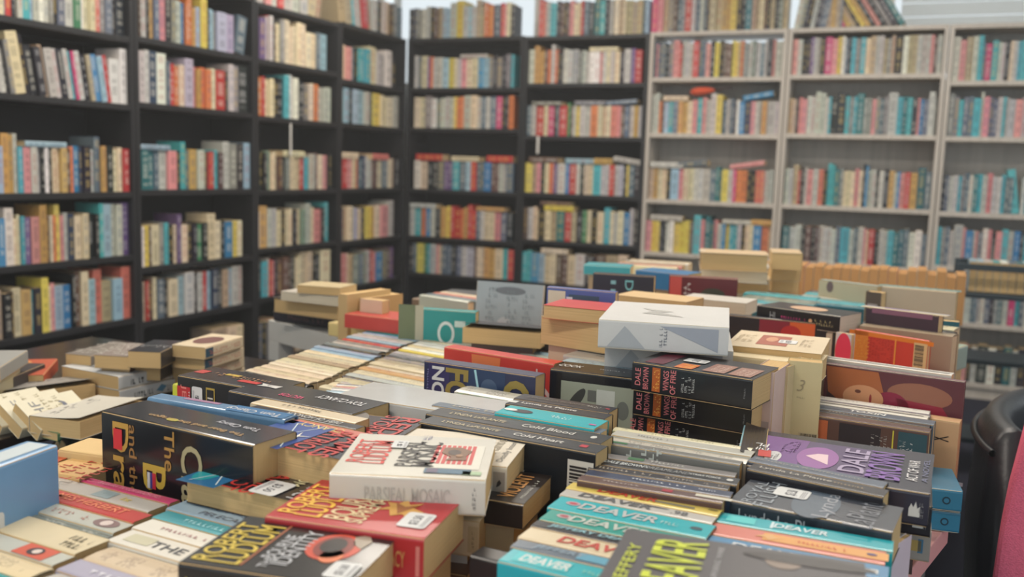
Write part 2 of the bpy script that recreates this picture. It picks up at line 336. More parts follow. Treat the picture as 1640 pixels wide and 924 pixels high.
# rows: (case, level, zoom origin x, [tokens]) ; token = code + x_end in the tripled pixel scale (3.08), optional t/s (tall/short), < > (lean left/right)
# first number is where the row starts
ROWS = {
 'A1': (0, 0, 'C30 S50 R82 K100 L125 A165 I185 L215 W240 L265 G285 K308 S345 L390 V425 W437 C465 C490 X512 G540 S575 K600 K645'),
 'A2': (0, 0, 'L20< L45< K70< G92< Ct150< Kt175< K212< K245< T262< L300< L325< K352< L375< A400< Q415< L445< K470< T490< B520< I545< R565< W612 W645t'),
 'A3': (0, 0, 'I30 M65t M90t L110t A135 P170 L200 L222 K240 W258 K275 C298 C318 M345 D368 O385 B412 N430 K465 L480 S490t S515t M532 M550 K580 C600 C622 R650'),
 'A4': (0, 0, 'A8 B45 Wt90 C112 C125 A145 U175 P215 Mt250 D265 C280 O300 Yt325 P345 L365 N395 C430 C460 K492 K510 At530 It570 Lt600 Lt630 Ut665'),
 'A5': (0, 0, 'T35 K75 D90 C135 M185 A195 K230 Yt265 C280 P300 I345 B385 Kt402 Dt430 Ct465 I500 Xt540 T590 I635 Xt680'),
 'B1': (0, 700, 'D712 L740 K752 M780 S805 Pt835 Kt860 G880 L915 B930 O945 Ot970 M985 I1005 Y1035t K1045 I1075 G1085 H1130 H1165 S1215>'),
 'B2': (0, 700, 'Lt728 Lt750 Nt790 Wt840 S855 R880 O900 C925 Ht965 P985 M1005 O1030 O1055 C1080 R1125 K1140 Lt1165 Gt1190 Kt1245'),
 'B3': (0, 712, 'E750 E780 S805 L845 P885 K905 At930 S955 M990 L1020 D1045 R1060 R1078 A1095 D1120 Lt1150 Gt1185 Kt1215 It1245'),
 'B4': (0, 712, 'W725 Y755 D770 C808 G830 A850 K875 C895 Ut915 C945 K970 K990 V1015 K1040 Ct1080 C1110 K1130 B1168 Y1190 C1215'),
 'B5': (0, 718, 'C735 R750 D775 C795 S830 K850 C895 I925 Lt970 K990 L1015 R1040 I1060 Nt1090 K1115 T1145 I1160 Lt1190 Lt1215'),
 'C1': (400, 45, 'W60 U90 Lt102 Rt110 Lt130 K138 C150 C165 Gt187 Ct217 C230 C247 Ct270 Ct295 C320 C345 S365 I395'),
 'C2': (400, 40, 'O65 R82 C105 C128 K155 K180 At205 Wt228 Wt250 K275 G300 C325 C335 O355 L375 L397 L420'),
 'C3': (400, 45, 'Wt65 K80 K95 F115 C132 C150 D170 K190 G210 C228 C245 T262 R285 A305 L322 L340 D355 C378 P400 K415'),
 'C4': (400, 40, 'W60 Mt100 L120 L140 C165 K185 C204 C222 K240 C265 F285 Lt310 C322 C335 P370 K385 At405'),
 'C5': (400, 35, 'C50 K65 A95 L105 R118 P135 K150 D172 D195 D212 K235 C250 C265 Ct292 Ct320 K340 K360 Ct410'),
 'D1': (400, 455, 'C482 P510 S525 K540 A560 A580 A605 Ct640 L660 L680 Wt710 K730'),
 'D2': (400, 455, 'C475 I500 K520 It545 It575 L600 K612 Y625 Y660 C675 C690 C720 L745'),
 'D3': (400, 445, 'R465 R485 P510 C525 O540 S557 N575 L592 L610 D625 D640 C665 S690 C707 C725 K750'),
 'D4': (400, 445, 'N465 T487 C510 L525 H540 C560 N580 Y595 Y610 M630 C655 P690 Lt707 Lt725'),
 'D5': (400, 440, 'P475 C495 T510 F545 S565 F580 L600 R615 P630 B660 G690 D710 U725'),
 'E1': (400, 805, 'L822 L840 C870 U880 O895 L920 L945 I975 Y1000 C1015 L1035 P1060 C1090 C1120 B1145 I1175 G1195 L1215 G1240 L1262 G1280 A1294'),
 'E2': (400, 805, 'C832 C860 G890 W915 G935 L955 L980 L1000 Y1015 O1030 O1050 L1085 Ct1115 L1135 L1160 L1180 S1210 Q1240 K1255 K1270 O1294'),
 'E3': (400, 805, 'W835 C870 K895 K920 G950 U972 U995 A1028 S1060 I1085 R1110 S1130 S1150 B1185 D1205 D1220 L1240 L1260 S1294'),
 'E4': (400, 780, 'L805 A835 O860 B885 L905 L935 M960 Y985 R1000 R1035 O1050 M1065 R1085t R1110t L1130 L1150 C1175 C1200 P1230 S1260 K1294'),
 'E5': (400, 780, 'K800 L815 Yt855 V870 A885 L910 P925 C940 S965 S990 K1010 L1035 L1060 H1100 D1110 C1130 C1150 M1175 M1200 C1240 A1265 R1294'),
 'F1': (820, 70, 'L100 Mt125 M150 D165 O180 Lt198 O215 K232 K245 L268 L292 L315 G335 L355 L375 Wt400 W425 P440 L460 C480 L500 C525 K550 L580 U600 R635'),
 'F2': (820, 60, 'L82 L105 Rt145 C165 Qt195 K210 S220 Rt260 V275 D290 L305 Y325 L350 L380 Ot415 C438 C460 C480 X510 P530 D550 L572 L595 M620 L635'),
 'F3': (820, 40, 'Yt75 T98 P120 K140 Ct162 O185 U198 H210 L245 B265 R300 L320 L340 C362 C385 A425 L450 L470 R495 Lt518 Ht540 K558 Y570 S598 K625'),
 'F4': (820, 30, 'D50 L75 C92 C105 K140 C170 T200 E240 R275 T300 G330 V352 C375 L408 C440 At470 C490 L510 C540 B570 Lt592 Lt615'),
 'F5': (820, 25, 'A48 A70 B110 I140 C170 C200 D230 D260 C300 L350 G400 D460 T520 C570 L615'),
 'G1': (820, 685, 'L695 P705 S725 S745 K768 G790 Pt820 R835 L855 L875 L895 R925 S942 S960 P985 G1010 Y1035 L1055 D1075 D1100 Y1118 Y1135 T1150 O1165 G1190 L1210 G1232 L1255 G1275 L1294 K1320 P1335 L1375'),
 'G2': (820, 680, 'Lt700 Lt720 O733 D745 I770 A795 S820 M845 M870 C895 P920 A945 P968 L990 Lt1020 Yt1050 S1075 L1092 S1110 K1125 W1140 B1170 N1200 P1225 L1245 L1260 M1285 L1330 L1350'),
 'G3': (820, 665, 'T690 M710 C732 C755 K775 I815 P840 C865 C890 L912 L935 Lt970 S1000 E1015 E1030 Y1060 L1085 Q1100 O1125 O1155 K1175 L1195 X1218 X1240 L1260 L1285'),
 'G4': (820, 650, 'P680 Yt700 Y720 K735 L750 W770 W790 Yt818 Yt845 Y870 D890 At925 P945 Et972 E990 P1010 L1030 B1050 Y1068 A1088 A1110 Lt1130 L1150 C1170 C1190 B1230 O1265 C1280'),
 'H1': (1220, 150, 'P175 L198 G220 K238 U255t L270 L285 K310 Qt345 P370 Yt392 Wt410 S425 Kt440 A462 G485 A510 C535 T560 L580 L600 T618 G638 T655 K695 W708 W720 T742 T765 L790 Lt812 Lt830 P848 D865 L890'),
 'H2': (1220, 130, 'T148 T165 K180 P195 P218 L240 L260 Lt285 Lt310 L325 A340 L370 Kt410 A430 G450 A465 Et500 G520 G540 P560 G580 G600 G620 Lt665 A690 E715 A740 L765 P778 B795 S820 Lt850 G860'),
 'H3': (1220, 110, 'L130 L150 Tt175 R185 D195 K208 L220 P248 L275 X300 K320 At340 At355 E378 G400 C418 C435 C455 P475 C495 Lt508 Bt520 L540 L560 K575 L600 K625 M650 L665 B680 P705 R730 M765 Et805 S835'),
 'H4': (1220, 95, 'E130 L160 L190 K212 D240 K262 D280 L300 L320 L340 L362 S385 A430 L452 S475 L500 P512 C525 R555 L578 L600 L620 A650 E675 E700 S725 W757 W790 S815'),
 'I1': (1220, 935, 'Lt970 P1000 Tt1035 Lt1060 At1085 S1100 Q1130 A1160 L1178 L1195 K1220 C1240 L1260 A1278 A1310 L1330 G1350 A1380 L1400 S1430 L1470 C1500 A1530'),
 'I2': (1220, 915, 'Gt945 G968 A990 S1015 S1040 A1075 Lt1090 P1120 S1140 S1160 L1185 A1200 L1215 L1250 P1285 L1310 A1340 L1370 S1400 A1440 L1480 C1520'),
 'I3': (1220, 885, 'G902 S920 L942 L965 A982 G1000 S1020 L1040 E1062 A1085 L1110 P1135 L1160 L1180 A1200 S1220 S1240 At1280< L1300 A1330 L1360 G1390 L1420 A1460'),
 'I4': (1220, 860, 'A880 G900 S920 L940 Lt985 P1000 B1035 L1048 P1060 G1085 W1110 P1130 L1150 P1180 A1210 L1240 B1270 L1290 A1310 L1350 P1380 L1420'),
 'I5': (1220, 1000, 'L1030 S1045 L1060 L1080 L1100 S1125 K1145 G1165 S1190 L1215 Q1250 A1272 S1294 L1330 A1360 L1400'),
 'I6': (1220, 960, 'P1010 K1030 L1060 K1110 W1150 K1190 E1230 L1260 K1300 D1350 L1400'),
 'H5': (1220, 95, 'L150 G200 L250 A300 L350 G400 C450 L500 A550 L600 G650 L700 C750 L800'),
 'B6': (0, 1060, 'T1135t C1180t C1215t'),
 'C6': (400, 45, 'S75 K95 G125 P160 C185 K215 D235 T275 O300 C330 T360 P385 K400'),
}
# books standing on the top boards
TOPS = {
 'C0': (400, 60, 'L90 P120 L150 R180 L230 L262 L300 Tt335> Tt360>'),
 'D0': (400, 455, 'Tt490< Tt520< A535< L555< L572< R598< T620< L640 S655 K668 L685 C700 D720 G740 S760'),
 'E0': (400, 780, 'L800 S815 G835 L860 L880 L900 D920 T940 I960 I980 Lt1010 Yt1045 L1070 I1090 L1110 Tt1130 T1150 O1172 O1195 L1230 R1245 P1260 C1280 L1300'),
 'F0': (820, 125, 'Rt143 X160 L185 A215 K232 D250 G265 D280 P300 C320 C335 R350 L375 L400 Et430 A455 K475 L490 K500 C525 T545 C560 T590 T615 T640 S655 I672'),
 'G0': (820, 685, 'Qt712 Pt740 T765 G790 D810 S830 G850 Rt880 L900 S925 L940 L955 K970 T1000 T1030 Mt1055 M1075 Y1105 K1130 G1150 E1180 T1200 T1220 C1240 D1255 G1275 T1294 K1315 G1335 T1360'),
 'H0': (1220, 160, 'L185> G205> K222> G240> L262> K285> G300> L320> T345 M365 T385 G400 Q425<< M452<< T475<< K498<< Yt525<< Mt548<< K575<< Pt602<< Kt630<< Gt655<< Kt690<< Et725<<'),
}
LY = []     # lying books: (case, level, x0, x1 zoom units with origin, kind, colour, raise)
LYING = [('A3', 0, 135, 410, 'I', 0, .018), ('B3', 0, 705, 850, 'I', 0, .018), ('C3', 400, 175, 355, 'C', 0, .026), ('D3', 400, 455, 600, 'C', 0, .03), ('D3', 400, 615, 705, 'X', 0, .03),
 ('E3', 400, 815, 980, 'R', 0, .034), ('E3', 400, 990, 1150, 'C', 0, .026), ('E3', 400, 1165, 1294, 'R', 0, .034), ('E4', 400, 785, 930, 'L', 0, .022), ('E4', 400, 1115, 1250, 'M', 0, .02), ('E1', 400, 1035, 1170, 'L', 0, .018),
 ('F1', 820, 380, 520, 'C', 0, .02), ('F2', 820, 305, 500, 'G', 0, .022), ('F2', 820, 460, 620, 'S', 4, .02), ('F3', 820, 80, 240, 'D', 0, .028), ('F3', 820, 260, 400, 'I', 0, .026), ('F3', 820, 400, 490, 'M', 0, .03), ('F3', 820, 495, 630, 'L', -8, .024),
 ('F4', 820, 155, 305, 'Y', 0, .026), ('F4', 820, 135, 330, 'D', 0, .02), ('F5', 820, 140, 270, 'C', 0, .026), ('F2', 820, 95, 240, 'G', 0, .018),
 ('G2', 820, 745, 865, 'C', 0, .024), ('G2', 820, 1140, 1290, 'B', 10, .024), ('G3', 820, 680, 840, 'L', 0, .026), ('G3', 820, 820, 960, 'S', 6, .028), ('G3', 820, 1075, 1275, 'P', 9, .022),
 ('G4', 820, 680, 835, 'L', 0, .026), ('G4', 820, 1035, 1180, 'L', 0, .02), ('G4', 820, 1190, 1280, 'M', 0, .026)]
specs = []   # dict per book
ORD = ['first', 'second', 'third', 'fourth', 'fifth', 'sixth', 'seventh', 'eighth', 'ninth', 'tenth', 'eleventh', 'twelfth', 'thirteenth', 'fourteenth', 'fifteenth', 'sixteenth', 'seventeenth', 'eighteenth', 'nineteenth', 'twentieth',
       'twenty-first', 'twenty-second', 'twenty-third', 'twenty-fourth', 'twenty-fifth', 'twenty-sixth', 'twenty-seventh', 'twenty-eighth', 'twenty-ninth', 'thirtieth', 'thirty-first', 'thirty-second', 'thirty-third', 'thirty-fourth', 'thirty-fifth']
SHORTCASE = {'A': 'first black bookcase', 'B': 'second black bookcase', 'C': 'third black bookcase', 'D': 'fourth black bookcase', 'E': 'fifth black bookcase', 'F': 'sixth black bookcase',
 'G': 'first grey bookcase', 'H': 'second grey bookcase', 'I': 'third grey bookcase'}
SHELFN = ['top board', 'top shelf', 'second shelf', 'third shelf', 'fourth shelf', 'fifth shelf', 'sixth shelf']
def frame(wl):
    # book-local axes -> world: x = thickness (rightwards in the photo), y = into the shelf, z = up
    if wl == 'L': return Matrix(((0, -1, 0), (1, 0, 0), (0, 0, 1))).to_4x4()
    return Matrix.Identity(4)
def s_at(wl, u, z):
    # along-wall coordinate of image column u on the shelf front at height z
    lo, hi = (-6, 1) if wl == 'L' else (-1, 7)
    for _ in range(40):
        m_ = (lo+hi)/2
        p = (0, m_, z) if wl == 'L' else (m_, 0, z)
        if proj(p)[0] < u: lo = m_
        else: hi = m_
    return (lo+hi)/2          # world y on the left wall, world x on the back wall
rowtop = {}
for key, (ox, x0, toks) in list(ROWS.items())+list(TOPS.items()):
    cs, lvl = key[0], int(key[1]); wl, s0, s1, lv = CASES[cs]; z = lv[lvl]+.0005
    lo, hi = ((-s1+PT+.002, -s0-PT-.002) if wl == 'L' else (s0+PT+.002, s1-PT-.002)) if lvl else ((-s1, -s0) if wl == 'L' else (s0, s1))
    if lvl == 0 and cs == 'D': hi = -s0-.03
    a = s_at(wl, ox+x0/3.08, z+.09)
    xs = []
    for tk in toks.split():
        num = int(''.join(ch for ch in tk if ch.isdigit())); xs.append((tk[0], num, tk))
    ends = [s_at(wl, ox+n/3.08, z+.09) for _, n, _ in xs]
    if a < lo or ends[-1] > hi:      # squeeze into the case opening
        A0, A1 = max(a, lo), min(ends[-1], hi)
        sc = (A1-A0)/(ends[-1]-a); ends = [A0+(e-a)*sc for e in ends]; a = A0
    cur = a; hmax = (lv[lvl-1]-.026-lv[lvl]-.012) if lvl else .26
    for i, ((c, n, tk), e) in enumerate(zip(xs, ends)):
        wd = max(.008, e-cur-.0006)
        base_h = rnd.uniform(.180, .200) if cs in 'ABZ' else rnd.uniform(.192, .214)
        if key in ('A2', 'C0'): base_h = rnd.uniform(.19, .205)
        if 't' in tk: base_h = rnd.uniform(.225, .24)
        base_h = min(base_h, hmax-.012)
        lean = 0
        if '<<' in tk: lean = -33
        elif '<' in tk: lean = -9
        elif '>' in tk: lean = 9
        d = rnd.uniform(.108, .125) if 't' not in tk else rnd.uniform(.135, .15)
        if cs in 'EFGHI' and c in 'LG' and rnd.random() < .2: c = rnd.choice('KSK')
        rgb = jit(CC[c][1])
        rec = rnd.uniform(.012, .03)
        fr = frame(wl)
        pos = Vector((rec*-1, cur, z)) if wl == 'L' else Vector((cur, rec, z))
        if key == 'A5' or key == 'B6': pass
        th = R(lean)
        rot = Matrix.Rotation(th, 4, 'Y')
        # pivot so that the leaning book still stands on the board
        off = Vector((0, 0, 0))
        if lean > 0: off.z = wd*sin(th)
        wd2 = wd*cos(th)
        mt = Matrix.Translation(pos) @ fr @ Matrix.Translation(off) @ rot
        if lean < 0: mt = Matrix.Translation(pos) @ fr @ rot
        if lean < 0:
            mt = Matrix.Translation(pos) @ fr @ Matrix.Translation((0, 0, 0)) @ rot
        c0 = Matrix.Translation(pos) @ fr
        specs.append(dict(key=key, c=c, w=wd2, h=base_h, d=d, m=mt, rgb=rgb, i=i, tall='t' in tk, lean=lean, size=wd, pos=pos+Vector((0, 0, .1)), lying=False))
        rowtop.setdefault(key, []).append((cur, e, base_h*cos(th)))
        cur = e
    # gaps between unequal leaning books are natural
for key, ox, x0, x1, c, tilt, th_ in LYING:
    th_ *= 1.25
    cs, lvl = key[0], int(key[1]); wl, s0, s1, lv = CASES[cs]; z = lv[lvl]
    a = s_at(wl, ox+x0/3.08, z+.2); e = s_at(wl, ox+x1/3.08, z+.2)
    lo, hi = (-s1+PT+.004, -s0-PT-.004) if wl == 'L' else (s0+PT+.004, s1-PT-.004)
    a = max(a, lo); e = min(e, hi)
    Ln = max(.12, min(.2, e-a)) ; a = min(a, hi-Ln)
    # rests on the tallest of the books below it; those are levelled to ordinary height
    top = .16
    for sp in specs:
        if sp['key'] == key and not sp['lying']:
            p = (sp['pos'].y if wl == 'L' else sp['pos'].x)
            if p+sp['size'] > a-.02 and p < a+Ln+.02: sp['h'] = min(sp['h'], .19 if wl == 'B' else .182); top = max(top, sp['h'])
    stack = sum(q[1] for q in LY if q[0] == key and abs(q[2]-a) < .08)
    zz = z+top+.002+stack
    LY.append((key, th_+.001, a))
    pos = Vector((-.012, a, zz)) if wl == 'L' else Vector((a, .012, zz))
    # lying: height of the book runs along the wall, thickness is vertical
    lm = Matrix(((0, 0, 1), (0, 1, 0), (-1, 0, 0))).to_4x4()   # local x(thickness)->-z, z(height)->x
    mt = Matrix.Translation(pos+Vector((0, 0, 0))) @ frame(wl) @ Matrix.Rotation(R(-tilt), 4, 'Y') @ Matrix.Translation((0, 0, th_)) @ lm
    if tilt < 0: mt = Matrix.Translation(Vector((0, 0, Ln*sin(R(-tilt))))) @ mt
    specs.append(dict(key=key, c=c, w=th_, h=Ln, d=.11, m=mt, rgb=jit(CC[c][1]), i=99+len(LY), tall=False, lean=0, size=Ln, pos=pos, lying=True))
# the largest in the photo become things of their own
for sp in specs:
    u, v, dd = proj(sp['pos'])
    vis = 1 if (-8 < u < 1648 and -15 < v < 930) else 0
    if sp['key'][1] in '6' or sp['key'] == 'H5': vis *= .3
    cosf = abs((Vector((1, 0, 0)) if CASES[sp['key'][0]][0] == 'L' else Vector((0, -1, 0))).dot((CAM-sp['pos']).normalized()))
    sp['area'] = vis*sp['w']*sp['h']/dd**2*cosf*(3 if sp['lying'] else 1); sp['u'] = u
specs.sort(key=lambda s: -s['area'])
NIND = 300
rest = Geo()
RUNK = {}
for idx, sp in enumerate(specs):
    if idx < NIND and sp['area'] > 0:
        g = Geo(); g.book(sp['w'], sp['h'], sp['d'], Matrix.Identity(4), sp['rgb'])
        o = g.build('shelved_book', [M['cover'], M['shelfpages']], sp['m'])
        cn = CC[sp['c']][0]; k = sp['key']
        if sp['lying']:
            lab = f"{cn} book lying flat across the {SHELFN[int(k[1])]} row, {SHORTCASE[k[0]]}, {'left part' if sp['i']%2 else 'further along'}"
        else:
            sz = 'tall ' if sp['tall'] else ('leaning ' if sp['lean'] else '')
            lab = f"{sz}{cn} book, {ORD[sp['i']]} from left on {SHELFN[int(k[1])]} of {SHORTCASE[k[0]]}"
        tag(o, lab, 'book', f"books on the {SHELFN[int(k[1])]} of the {SHORTCASE[k[0]]}")
    else:
        rest.book(sp['w'], sp['h'], sp['d'], sp['m'], sp['rgb'], lettering=True)
o = rest.build('shelved_books', [M['cover'], M['shelfpages']])
tag(o, 'smaller and farther books filling the remaining bookcase shelves', 'books', kind='stuff')

# orange soft toy-like duster lying on the second shelf row of the first grey bookcase
z = CASES['G'][3][2]+.216
s = s_at('B', 820+868/3.08, z); 
t = empty('feather_duster', 'orange rounded duster with a dark handle lying on grey bookcase books', 'duster', (s, .05, z))
vv = []; ff = []; n = 12; prof = [(0, .004), (.015, .024), (.05, .032), (.09, .03), (.13, .018), (.15, .006)]
for x, r in prof:
    for k in range(n):
        a = 2*pi*k/n; rr = r*(1+.08*sin(5*a+x*80)); vv.append((x, rr*cos(a), .03+x*.08+rr*.8*sin(a)))
for i in range(len(prof)-1):
    for k in range(n): ff.append((i*n+k, i*n+(k+1) % n, (i+1)*n+(k+1) % n, (i+1)*n+k))
ff += [tuple(range(n))[::-1], tuple((len(prof)-1)*n+k for k in range(n))]
mobj('head', vv, ff, simple('orange_fibre', (196, 84, 58), .9, .1, bump=.6, bscale=150), t, smooth=True)
vv = []; ff = []
for i, x in enumerate((.145, .25)):
    for k in range(8):
        a = 2*pi*k/8; vv.append((x, .007*cos(a), .042+(x-.145)*.15+.007*sin(a)))
for k in range(8): ff.append((k, (k+1) % 8, 8+(k+1) % 8, 8+k))
ff += [tuple(range(8))[::-1], tuple(range(8, 16))]
mobj('handle', vv, ff, simple('dark_handle', (60, 44, 44), .5), t, smooth=True)
# ------------------------------------------------------------------ tables
T0 = .69
def table(name_label, poly, z, th, mtop, mleg, legs, legw=.045, legz=None):
    cx = sum(p[0] for p in poly)/len(poly); cy = sum(p[1] for p in poly)/len(poly)
    t = empty('table', name_label, 'table', (cx, cy, 0))
    n = len(poly); v = [(x-cx, y-cy, z-th) for x, y in poly]+[(x-cx, y-cy, z) for x, y in poly]
    f = [tuple(range(n))[::-1], tuple(range(n, 2*n))]+[(i, (i+1) % n, n+(i+1) % n, n+i) for i in range(n)]
    o = mobj('tabletop', v, f, mtop, t); bv = o.modifiers.new('bevel', 'BEVEL'); bv.width = .002; bv.segments = 2
    for lx, ly, a in legs:
        b = MB(); b.box((-legw/2, -legw/2, 0), (legw/2, legw/2, z-th)); o = b.build('leg', mleg, t, .002)
        o.location = (lx-cx, ly-cy, 0); o.rotation_euler = (0, 0, a)
    return t
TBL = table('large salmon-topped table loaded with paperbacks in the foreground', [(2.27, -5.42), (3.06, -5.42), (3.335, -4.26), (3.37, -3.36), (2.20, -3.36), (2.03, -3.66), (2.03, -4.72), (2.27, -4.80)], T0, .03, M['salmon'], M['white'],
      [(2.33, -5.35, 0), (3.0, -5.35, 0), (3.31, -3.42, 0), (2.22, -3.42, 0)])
table('book table farther back before the grey bookcases', [(2.25, -3.33), (3.36, -3.33), (3.42, -1.75), (2.20, -1.75)], T0, .03, M['white'], M['white'],
      [(2.31, -3.24, 0), (3.30, -3.24, 0), (3.36, -1.82, 0), (2.27, -1.82, 0)])
# rotated white table at left rear
ex = Vector((cos(R(-21)), sin(R(-21)), 0)); ey = Vector((-ex.y, ex.x, 0))
c0 = onz(430, 512, .72); c0.z = 0
pl = [c0, c0+ex*.48, c0+ex*.48+ey*.50, c0+ey*.50]
inn = lambda p, a, b_: p+ex*a+ey*b_
table('small white table with thick square legs at the left rear', [(p.x, p.y) for p in pl], .72, .062, M['white'], M['white'],
      [(q.x, q.y, R(-21)) for q in (inn(c0, .026, .026), inn(c0, .454, .026), inn(c0, .026, .474), inn(c0, .454, .474))], .052)
table('dark brown table with stacks of worn paperbacks at left', [(1.02, -4.62), (1.70, -4.62), (1.70, -3.66), (1.02, -3.66)], .65, .03, M['darktable'], M['darktable'],
      [(1.06, -4.57, 0), (1.66, -4.57, 0), (1.66, -3.71, 0), (1.06, -3.71, 0)])

# ------------------------------------------------------------------ single books with printed covers
def text_mesh(txt, bold=.0, shear=0, spacing=1):
    c = bpy.data.curves.new('lettering', 'FONT'); c.body = txt; c.resolution_u = 3; c.offset = bold*.22; c.shear = shear
    c.space_character = spacing; c.align_x = 'LEFT'; c.space_line = .85
    o = bpy.data.objects.new('lettering', c)
    me = bpy.data.meshes.new_from_object(o); bpy.data.objects.remove(o); bpy.data.curves.remove(c)
    return me
def face_frame(face, L, W, T):
    X, Y, Z = Vector((1, 0, 0)), Vector((0, 1, 0)), Vector((0, 0, 1))
    return {'front': (Vector((L, 0, T)), Y, -X, W, L, Z), 'back': (Vector((L, W, 0)), -Y, -X, W, L, -Z),
            'spine': (Vector((0, 0, 0)), X, Z, L, T, -Y), 'spinev': (Vector((L, 0, 0)), Z, -X, T, L, -Y)}[face]
def place_on(face, dims, cx, cy, w_, h_, layer, rot=0):
    O, ex_, eu_, fw, fh, nn = face_frame(face, *dims)
    c = O+ex_*(cx*fw)+eu_*(cy*fh)+nn*(.00025*layer+.0002)
    e1 = ex_*cos(R(rot))+eu_*sin(R(rot)); e2 = -ex_*sin(R(rot))+eu_*cos(R(rot))
    return Matrix(((e1.x, e2.x, nn.x, c.x), (e1.y, e2.y, nn.y, c.y), (e1.z, e2.z, nn.z, c.z), (0, 0, 0, 1)))
def lettering(parent, dims, face, txt, cx, cy, w_, h_, rgb, layer=2, rot=0, bold=.02, shear=0, name='title_text', rough=.4, metal=False):
    me = text_mesh(txt, bold, shear); me.name = name
    if not me.vertices: return None
    xs = [v.co.x for v in me.vertices]; ys = [v.co.y for v in me.vertices]
    x0, x1, y0, y1 = min(xs), max(xs), min(ys), max(ys)
    for v in me.vertices: v.co = ((v.co.x-(x0+x1)/2)/(x1-x0)*w_, (v.co.y-(y0+y1)/2)/(y1-y0)*h_, 0)
    me.materials.clear(); me.materials.append(cmat(rgb, rough, .1))
    o = bpy.data.objects.new(name, me); COL.objects.link(o); o.parent = parent
    o.matrix_local = place_on(face, dims, cx, cy, w_, h_, layer, rot)
    return o
def patch(parent, dims, face, cx, cy, w_, h_, rgb, layer=1, rot=0, shape='rect', name='cover_picture', rough=.35, mat=None, pts=None):
    if shape == 'rect': v = [(-w_/2, -h_/2, 0), (w_/2, -h_/2, 0), (w_/2, h_/2, 0), (-w_/2, h_/2, 0)]
    elif shape == 'round':
        r = min(w_, h_)*.15; v = []
        for sx, sy, a0 in ((1, 1, 0), (-1, 1, 90), (-1, -1, 180), (1, -1, 270)):
            for k in range(4): a = R(a0+k*30); v.append((sx*(w_/2-r)+r*cos(a), sy*(h_/2-r)+r*sin(a), 0))
    elif shape == 'poly': v = [(x*w_/2, y*h_/2, 0) for x, y in pts]
    else: v = [(w_/2*cos(2*pi*k/24), h_/2*sin(2*pi*k/24), 0) for k in range(24)]
    o = mobj(name, v, [tuple(range(len(v)))], mat or cmat(rgb, rough, .1), parent)
    o.matrix_local = place_on(face, dims, cx, cy, w_, h_, layer, rot)
    return o
def sticker(parent, dims, face, cx, cy, w_, h_, price, rot=0, layer=3):
    s = patch(parent, dims, face, cx, cy, w_, h_, (205, 206, 205), layer, rot, 'round', 'price_sticker', .6)
    me = text_mesh(price, .02); xs = [v.co.x for v in me.vertices]; ys = [v.co.y for v in me.vertices]
    for v in me.vertices: v.co = ((v.co.x-(max(xs)+min(xs))/2)/(max(xs)-min(xs))*w_*.6, (v.co.y-(max(ys)+min(ys))/2)/(max(ys)-min(ys))*h_*.36, .0002)
    me.materials.clear(); me.materials.append(cmat((70, 70, 80), .6, 0))
    o = bpy.data.objects.new('price_text', me); COL.objects.link(o); o.parent = s
    b = MB()
    for k in range(3):
        yy = -h_*(.30+.055*k); b.add([(-w_*.4, yy, .0002), (w_*.35, yy, .0002), (w_*.35, yy+h_*.02, .0002), (-w_*.4, yy+h_*.02, .0002)], [(0, 1, 2, 3)])
    o = b.build('small_print', cmat((140, 140, 145), .6, 0), s)
def barcode(parent, dims, face, cx, cy, w_, h_, rot=0, layer=2, base=(210, 206, 196)):
    s = patch(parent, dims, face, cx, cy, w_, h_, base, layer, rot, 'rect', 'barcode_panel', .6)
    b = MB(); rr = random.Random(3); x = -w_*.40
    while x < w_*.38:
        q = rr.choice((.012, .02, .035))*w_; b.add([(x, -h_*.25, .0002), (x+q, -h_*.25, .0002), (x+q, h_*.42, .0002), (x, h_*.42, .0002)], [(0, 1, 2, 3)]); x += q+rr.choice((.015, .025, .03))*w_
    b.build('barcode', cmat((40, 38, 40), .6, 0), s)
def bookmesh(parent, L, W, T, rgb, pages='pages', hard=False, curl=0, curlx=0, rough=.3, coat=.25, spine=None):
    c = .0022 if hard else .0005; ov = .003 if hard else 0
    r = min(.0035 if not hard else .004, T*.3)
    prof = []
    nW = 6
    for i in range(nW, -1, -1): prof.append((r+(W-r)*i/nW, T, 1))
    for k in (30, 60): a = R(k); prof.append((r-r*sin(a), T-r+r*cos(a), 0))
    prof.append((0, T-r, 0)); prof.append((0, r, 0))
    for k in (60, 30): a = R(k); prof.append((r-r*sin(a), r-r*cos(a), 0))
    prof += [(r, 0, 0), (W, 0, 0)]
    inner = []
    for y, z, fr in prof:
        yy = max(y, c) if y < r else y
        zz = T-c if z > T-c else (c if z < c else z)
        inner.append((yy, zz, fr))
    nx = 8; v = []; f = []; m_ = len(prof)
    def lift(x, y, fr):
        if not fr or not curl: return 0
        t = (y/W)**2.2; s = 1 if not curlx else max(0, (x/L if curlx > 0 else 1-x/L))**1.6
        return curl*t*s
    for i in range(nx+1):
        x = L*i/nx
        for y, z, fr in prof: v.append((x, y-lift(x, y, fr)*.25, z+lift(x, y, fr)))
        for y, z, fr in inner: v.append((x, y-lift(x, y, fr)*.25, z+lift(x, y, fr)))
    st = 2*m_
    for i in range(nx):
        for j in range(m_-1):
            a = i*st+j; f.append((a, a+1, a+st+1, a+st)); a += m_; f.append((a+st, a+st+1, a+1, a))
        for j in (0, m_-1):
            a = i*st+j; q = (a, a+st, a+st+m_, a+m_); f.append(q if j == 0 else q[::-1])
    for i in (0, nx):
        for j in range(m_-1):
            a = i*st+j; q = (a, a+m_, a+m_+1, a+1); f.append(q if i == 0 else q[::-1])
    o = mobj('cover', v, f, cmat(rgb, rough, coat), parent)
    e = .0012+ov
    b = MB(); b.box((e, c+.0005, c), (L-e, W-.0012-ov, T-c)); b.build('page_block', M[pages], parent, 0)
    return o
